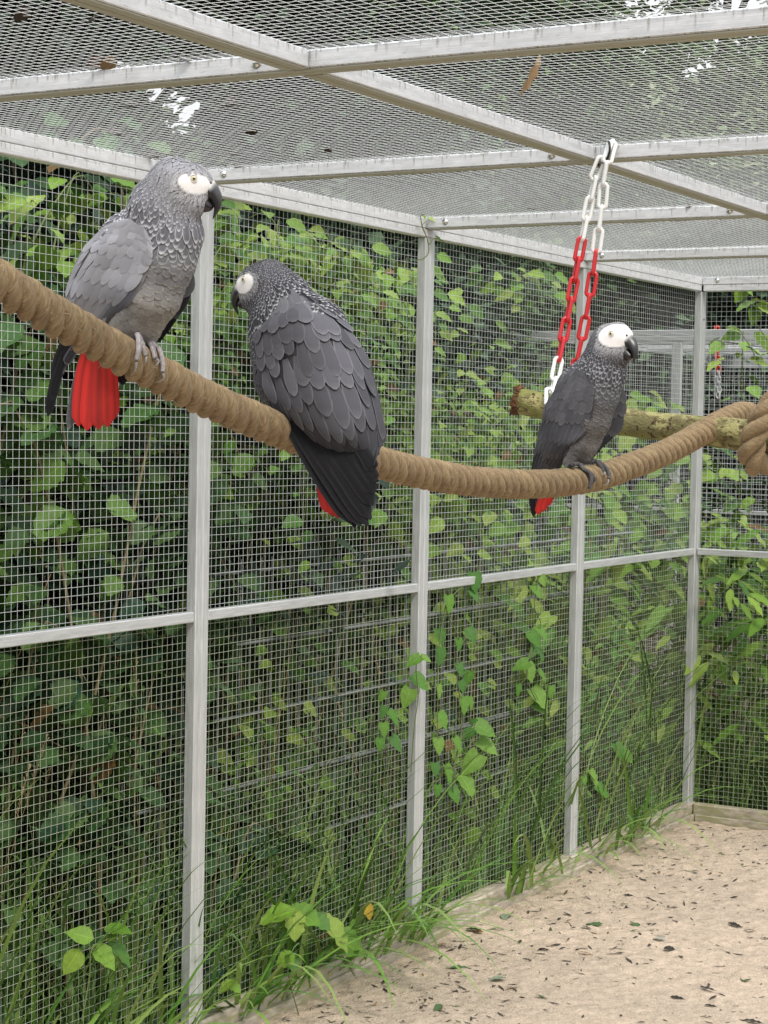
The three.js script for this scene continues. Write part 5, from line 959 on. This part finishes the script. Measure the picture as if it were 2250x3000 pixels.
vine('bindweed', 'small bindweed hanging on the mesh left of the third post', 'vine', (x, y) => onWall(x, y, -.006), z6([[680, 337, 75, 40], [697, 292, 55, 20], [667, 540, 85, 40], [695, 512, 80, 45], [690, 597, 105, 40], [650, 682, 90, 20], [610, 650, 85, -70], [600, 757, 60, 0], [692, 792, 120, 40], [702, 692, 70, 40], [735, 762, 60, 0], [692, 832, 70, 60]]), [z6([[690, 280], [672, 400], [700, 480], [650, 600], [640, 700], [680, 800]])], 'heart', 'vine', 503);
vine('bindweed', 'two pointed leaves on a stem left of the corner post', 'vine', (x, y) => onWall(x, y, -.01), z6([[1030, 1015, 85, 30], [1068, 1036, 70, 45], [925, 1130, 85, 30], [960, 1182, 80, 50], [880, 1135, 40, 20]]), [z6([[1000, 1226], [1010, 1100], [1020, 1000]]), z6([[900, 1100], [940, 1160], [960, 1226]])], 'heart', 'vine', 504);
vine('bindweed', 'thin tendril with one bright leaf curling down from the roof at the second post', 'vine', (x, y) => onWall(x, y, .02), [[1266, 643, 26, 60], [1281, 700, 26, 45], [1235, 637, 12, 20]], [[[1232, 634], [1236, 660], [1250, 695], [1256, 720], [1255, 740], [1240, 758], [1222, 761]], [[1258, 716], [1270, 700], [1290, 702], [1305, 712]]], 'ovate', 'lime', 505);
vine('seedling', 'seedling with pale green leaves poking through the mesh at the lower left', 'seedling', (x, y) => onWall(x, y, .035), [[225, 2735, 80, -110], [340, 2720, 85, 90], [210, 2820, 85, -30], [300, 2800, 95, 50], [350, 2790, 100, 50], [325, 2745, 40, 120]], [[[240, 2990], [262, 2860], [270, 2780], [330, 2745]]], 'ovate', 'bright', 506);
vine('seedling', 'bramble seedling arching over the kerb right of the nearest post', 'seedling', (x, y) => onWall(x, y, .06), [[810, 2680, 110, -80], [860, 2710, 90, 10], [890, 2680, 100, 70], [980, 2730, 130, 45], [1010, 2760, 110, 60], [940, 2700, 70, 60], [830, 2810, 60, -60], [860, 2825, 55, 50], [655, 2888, 55, -60], [680, 2888, 50, 60]], [[[1040, 2860], [960, 2740], [900, 2690], [830, 2680]], [[880, 2990], [850, 2880], [840, 2820]]], 'bramble', 'bright', 507);
vine('vine', 'bright leaves of a climbing vine just behind the back mesh beside the corner post', 'vine', (x, y) => onBack(x, y, -7.05), [[2065, 1665, 60, 0], [2085, 1640, 45, 60], [2080, 1728, 75, 20], [2120, 1700, 60, 60], [2075, 1760, 60, -20], [2100, 1790, 60, 60], [2150, 1555, 70, 80], [2180, 1540, 60, 60], [2085, 1580, 40, -30], [2095, 1795, 50, 70]], [[[2060, 1900], [2070, 1780], [2068, 1680], [2090, 1600], [2170, 1545]]], 'lance', 'lime', 508);
vine('vine', 'leafy shoot reaching up behind the back mesh at the upper right', 'vine', (x, y) => onBack(x, y, -7.10), [[2170, 860, 60, -30], [2190, 850, 45, 50], [2175, 895, 65, -70], [2205, 925, 60, -10], [2230, 885, 70, 80], [2215, 905, 50, 50], [2240, 905, 60, 60], [2140, 985, 60, -80], [2150, 965, 50, 80], [2235, 1000, 70, 40], [2210, 1030, 65, 60], [2225, 1060, 60, 70]], [[[2245, 1120], [2200, 1020], [2160, 960]], [[2250, 1000], [2205, 930], [2180, 870]]], 'ovate', 'lime', 509);
// ------------------------------------------------------------------ rod mat fence outside the left mesh
{
  const f = thing('rod_fence', 'grey rod mat fence with double bars standing in the bushes outside', 'fence', [-0.235, 0, -4]), R = rng(600), bar = stemMat(.22, .245, .24), x = -0.235;
  for (const y of [1.095, .902, .71, .52, .33]) for (const s of [-1, 1]) { const mb = new MB(); mb.tube(curve([V(s * .007, y + .003 * s, .35), V(s * .007, y - .002, -1.2), V(s * .007, y + .002, -2.9)], 8), .0042, 7, null); part('bar', mb.geo(), bar, f); }
  const rod = new MB(); rod.tube([V(0, -.05, 0), V(0, .5, 0), V(0, 1.128, 0)], .0031, 6, null); const rg = rod.geo();
  for (let k = 0; k < 65; k++) { const m = part('rod', rg, bar, f); m.position.set((R() - .5) * .002, 0, .33 - k * .05); m.rotation.x = (R() - .5) * .01; }
}
// ------------------------------------------------------------------ the second aviary beyond the back wall
{
  const a = thing('aviary', 'second silver framed aviary standing beyond the back mesh', 'aviary', [-0.9, 0, -10.6]);
  const b = (n, x0, y0, z0, x1, y1, z1, m = aluminium) => part(n, new MB().box(x0, y0, z0, x1, y1, z1, null, .002).geo(), m, a);
  b('roof_beam', -1.75, HS, -.03, 3.6, HT + .006, 0); b('top_rail', -1.75, HB - .006, -.03, 3.6, HS - .002, 0.001);
  for (const z of [-1.09, -2.18, -3.27]) b('roof_beam', -1.75, HS, z - .044, 3.6, HT, z);
  b('top_rail', -1.75, HB - .05, -3.30, 3.6, HS - .002, -3.272);
  for (const x of [-1.72, -.62, .47, 1.56, 2.65]) { b('post', x - .03, 0, -.032, x + .03, HB - .007, -.002); b('post', x + .1, 0, -3.30, x + .16, HB - .06, -3.28); b('roof_beam', x - .02, HS + .001, -3.25, x + .02, HT - .001, -.031); }
  b('rail', -1.7, HRB, -.028, 3.6, HRT, -.004);
  const R = rng(640); for (const z of [-.036, -3.31]) { const mb = new MB(); for (let k = 0; k < 150; k++) wire(mb, V(-1.7 + k * .0177 * 2, 0, z), V(-1.7 + k * .0177 * 2, HB, z), .0011, R, .0004, 2); for (let k = 0; k < 57; k++) wire(mb, V(-1.7, k * .0354, z + .002), V(3.6, k * .0354, z + .002), .0011, R, .0004, 2); part('wall_mesh', mb.geo(), wireMat, a).userData.kind = 'stuff'; }
  const rm = new MB(); for (let k = 0; k < 90; k++) wire(rm, V(-1.7 + k * .06, HT + .004, -3.25), V(-1.7 + k * .06, HT + .004, 0), .0012, R, .0004, 2); for (let k = 0; k < 60; k++) wire(rm, V(-1.7, HT + .002, -k * .055), V(3.6, HT + .002, -k * .055), .0012, R, .0004, 2); part('roof_mesh', rm.geo(), roofWireMat, a).userData.kind = 'stuff';
  for (const [x0, x1] of [[-1.5, -.55], [-.5, .5], [.55, 1.6]]) b('back_board', x0, .55, -3.42, x1, 1.5, -3.40, mat({ color: new THREE.Color().setRGB(.16, .165, .16), roughness: .8 }));
  // its own chain
  const c = thing('plastic_chain', 'small red and white plastic chain hanging in the far aviary', 'chain', at(2098, 965, 12.4).toArray()), link = new THREE.TorusGeometry(.012, .0042, 6, 14);
  link.scale(.9, 1.7, 1); const rd = mat({ color: new THREE.Color().setRGB(.62, .05, .03), roughness: .5 }), wh = mat({ color: new THREE.Color().setRGB(.8, .8, .8), roughness: .5 });
  for (let k = 0; k < 14; k++) for (const s of [0, 1]) { const m = part('link', link, k < 9 ? rd : wh, c); m.position.copy(cR).multiplyScalar((s ? 1 : -1) * (.010 + .0016 * (s ? k * .6 : -k * 1.0))).addScaledVector(cU, -k * .0325); m.rotation.y = (k + s) % 2 ? .4 : 1.9; }
}
// ------------------------------------------------------------------ litter: on the sand and on the roof mesh
{
  const R = rng(700), flake = (() => { const r = rng(2), mb = new MB(), c = mb.v(0, .10, 0), n = 7, ids = []; for (let k = 0; k < n; k++) { const a = k / n * 6.283, q = .55 + .6 * r(); ids.push(mb.v(Math.cos(a) * q, .22 * (r() - .3), Math.sin(a) * q * .30)); } for (let k = 0; k < n; k++) mb.f(c, ids[(k + 1) % n], ids[k]); return mb.geo(); })();
  const n = 4200, im = new THREE.InstancedMesh(flake, mat({ color: 0xffffff, roughness: .9, side: DS }), n), c = new THREE.Color();
  for (let k = 0; k < n; k++) { const x = R() < .3 ? .03 + .5 * R() : .05 + 2.6 * R(), z = -UD + .05 + (5.0) * Math.pow(R(), .8), s = .0022 + .0125 * Math.pow(R(), 2.4), g = .5 + R(); im.setMatrixAt(k, new THREE.Matrix4().compose(V(x, hSand(x, z) + .0015, z), new THREE.Quaternion().setFromEuler(new THREE.Euler((R() - .5) * .4, R() * 6.28, (R() - .5) * .4)), V(s * (1 + R()), s, s * (.6 + .8 * R())))); const t = R(); im.setColorAt(k, t < .8 ? c.setRGB(.05 * g, .04 * g, .032 * g) : t < .9 ? c.setRGB(.22 * g, .13 * g, .06 * g) : c.setRGB(.10 * g, .15 * g, .05 * g)); }
  im.name = 'leaf_litter'; im.userData = { kind: 'stuff', label: 'dark crumbs of leaves and bark scattered over the sand', category: 'leaf litter' }; im.castShadow = im.receiveShadow = true; scene.add(im);
  const onSand = (px, py) => { const d = at(px, py, 1).sub(camera.position); return camera.position.clone().addScaledVector(d, (0.008 - camera.position.y) / d.y); };
  const cols = { dark: [.05, .042, .032], green: [.13, .22, .09], pale: [.36, .46, .32], tan: [.55, .38, .22], rust: [.32, .14, .03], yellow: [.72, .48, .07], white: [.60, .62, .55] }, mats = {}; for (const k in cols) mats[k] = leafMat(...cols[k]);
  const z7 = (x, y) => [1100 + x * .693, 2250 + y * .693];
  const drop = (px, py, s, kind, col, label) => { const p = onSand(px, py), g = solo('fallen_leaf', label, 'leaf', LEAF[kind], mats[col], [0, 0, 0]), a = R() * 6.28; g.applyMatrix4(leafMatrix(p.setY(hSand(p.x, p.z) + .006), V(Math.cos(a), .05, Math.sin(a)), V((R() - .5) * .5, 1, (R() - .5) * .5), s)); return g; };
  drop(...z7(560, 610), .055, 'heart', 'pale', 'pale green leaf lying on the sand close to the kerb');
  drop(...z7(380, 675), .05, 'round', 'green', 'curled green leaf on the sand beside a rusty one near the second post');
  drop(...z7(447, 690), .035, 'round', 'rust', 'small rust coloured leaf on the sand near the second post');
  drop(...z7(300, 740), .032, 'ovate', 'tan', 'tan leaf on the sand at the foot of the second post');
  drop(...z7(945, 655), .05, 'heart', 'green', 'green leaf with a stalk lying in the middle of the sand');
  drop(...z7(1095, 640), .045, 'ovate', 'green', 'dull green oval leaf on the sand right of the stalked green leaf');
  drop(...z7(1222, 712), .04, 'round', 'white', 'whitish leaf on the sand near the right edge');
  drop(...z7(858, 765), .045, 'lance', 'tan', 'tan curled dry leaf with a stalk in the middle of the sand');
  drop(...z7(555, 880), .055, 'ovate', 'pale', 'pale mint green leaf lying on the sand at the bottom');
  drop(...z7(275, 985), .07, 'lance', 'green', 'long green leaf on the sand at the bottom left');
  drop(...z7(318, 832), .06, 'lance', 'green', 'narrow green leaf on the sand above the pale mint leaf');
  drop(...z7(1218, 750), .035, 'round', 'dark', 'dark round leaf on the sand just below the whitish leaf');
  const darks = [[1570, 465, .05, 'twisted dark leaf on the sand at the right, farther than the other big ones'], [1555, 672, .06, 'dark leaf on the sand at the right edge, level with the whitish leaf'], [1370, 918, .07, 'long dark leaf on the sand, lower right, left of a similar one'], [1245, 945, .06, 'ragged dark leaf on the sand below the tan dry leaf'], [1555, 1055, .08, 'large dark leaf clump in the bottom right corner of the sand'], [1490, 645, .08, 'long black leaf on the sand right of the dull green oval leaf'], [1050, 520, .05, 'small dark leaf on the sand just above the stalked green leaf'], [690, 750, .05, 'dark leaf on the sand between the narrow green and the tan dry leaf'], [620, 795, .04, 'small dark leaf on the sand above the pale mint leaf'], [870, 660, .06, 'dark leaf on the sand just left of the stalked green leaf'], [1335, 425, .035, 'small dark leaf on the sand below the corner post'], [1365, 372, .03, 'tiny dark leaf on the sand, nearest the corner post'], [1640, 820, .05, 'dark leaf cut by the right edge of the picture, on the sand'], [1610, 385, .03, 'tiny dark leaf on the sand near the back kerb, far right'], [1625, 700, .05, 'dark leaf on the sand, second up along the right edge'], [1390, 985, .05, 'dark leaf on the sand, lower right, below two long ones']];
  for (const [x, y, s, l] of darks) { const p = onSand(...z7(x, y)), g = solo('dead_leaf', l, 'leaf', LEAF.lance, mats.dark, [0, 0, 0], 'shrivelled dark leaves on the sand'), a = R() * .9 - .45; g.applyMatrix4(leafMatrix(p.setY(hSand(p.x, p.z) + .004), V(Math.cos(a), .08, Math.sin(a)), V((R() - .5) * .9, 1, (R() - .5) * .9), s * .68)); }
  { const p = onWall(1075, 2655, .05), g = solo('yellow_leaf', 'yellow leaf hanging in the grass left of the second post', 'leaf', LEAF.heart, mats.yellow); g.applyMatrix4(leafMatrix(p, cU.clone().negate().addScaledVector(cR, .3), V(.8, .3, .5), .04)); }
  // roof debris
  const onRoof = (px, py) => { const d = at(px, py, 1).sub(camera.position); return camera.position.clone().addScaledVector(d, (HT + .008 - camera.position.y) / d.y); };
  const brown = [leafMat(.10, .045, .022), leafMat(.035, .022, .015), leafMat(.26, .17, .09)];
  const spots = [[45, 30, .05, 1, 'in the upper left corner'], [285, 30, .06, 1, 'at the top, left of the long beam'], [300, 168, .05, 2, 'by the left cross beam, paler one'], [320, 185, .06, 0, 'by the left cross beam, browner one'], [555, 172, .05, 1, 'above the left half of the first cross beam'], [650, 300, .05, 1, 'below the bolt of the first beam'], [355, 298, .05, 1, 'just below the left cross beam'],
    [315, 380, .05, 1, 'above the wall beam at the left'], [755, 378, .04, 1, 'amid the second bay'], [650, 470, .04, 1, 'above the first parrot beak, upper one'], [697, 445, .035, 0, 'right of the first parrot head'], [682, 480, .04, 0, 'near the bolt of the second beam'], [800, 475, .035, 1, 'above the second beam, left of centre'], [955, 430, .035, 1, 'above the second cross beam, near the centre'],
    [1830, 610, .05, 0, 'right of the white chain links'], [1555, 605, .045, 1, 'left of the white chain links'], [2025, 600, .045, 0, 'at the right, above the third cross beam'], [460, 450, .05, 1, 'just above the first parrot head'], [925, 225, .06, 0, 'under the beam crossing at the top, biggest'], [990, 240, .045, 2, 'under the beam crossing at the top, palest'], [1020, 255, .05, 0, 'under the beam crossing at the top, rightmost'], [945, 218, .04, 2, 'under the beam crossing at the top, leftmost']];
  for (const [x, y, s, k, w] of spots) { const p = onRoof(x, y), g = solo('roof_leaf', 'dry brown leaf on the roof mesh ' + w, 'leaf', LEAF.round, brown[k], [0, 0, 0], 'dry leaves lying on the roof mesh'), a = R() * 6.28; g.applyMatrix4(leafMatrix(p.add(V(0, -.006 * R(), 0)), V(Math.cos(a), .25 * (R() - .2), Math.sin(a)), V((R() - .5) * 1.6, .6, (R() - .5) * 1.6), s * .66)); }
  { const p = onRoof(1582, 178), g = solo('hanging_leaf', 'folded tan leaf hanging from the roof mesh above the chain', 'leaf', LEAF.lance, mats.tan); g.applyMatrix4(leafMatrix(p.add(V(0, .01, 0)), cU.clone().negate().addScaledVector(cR, -.35), cR.clone().addScaledVector(cB, .6), .075)); }
}
shade(scene);
renderer.render(scene, camera);
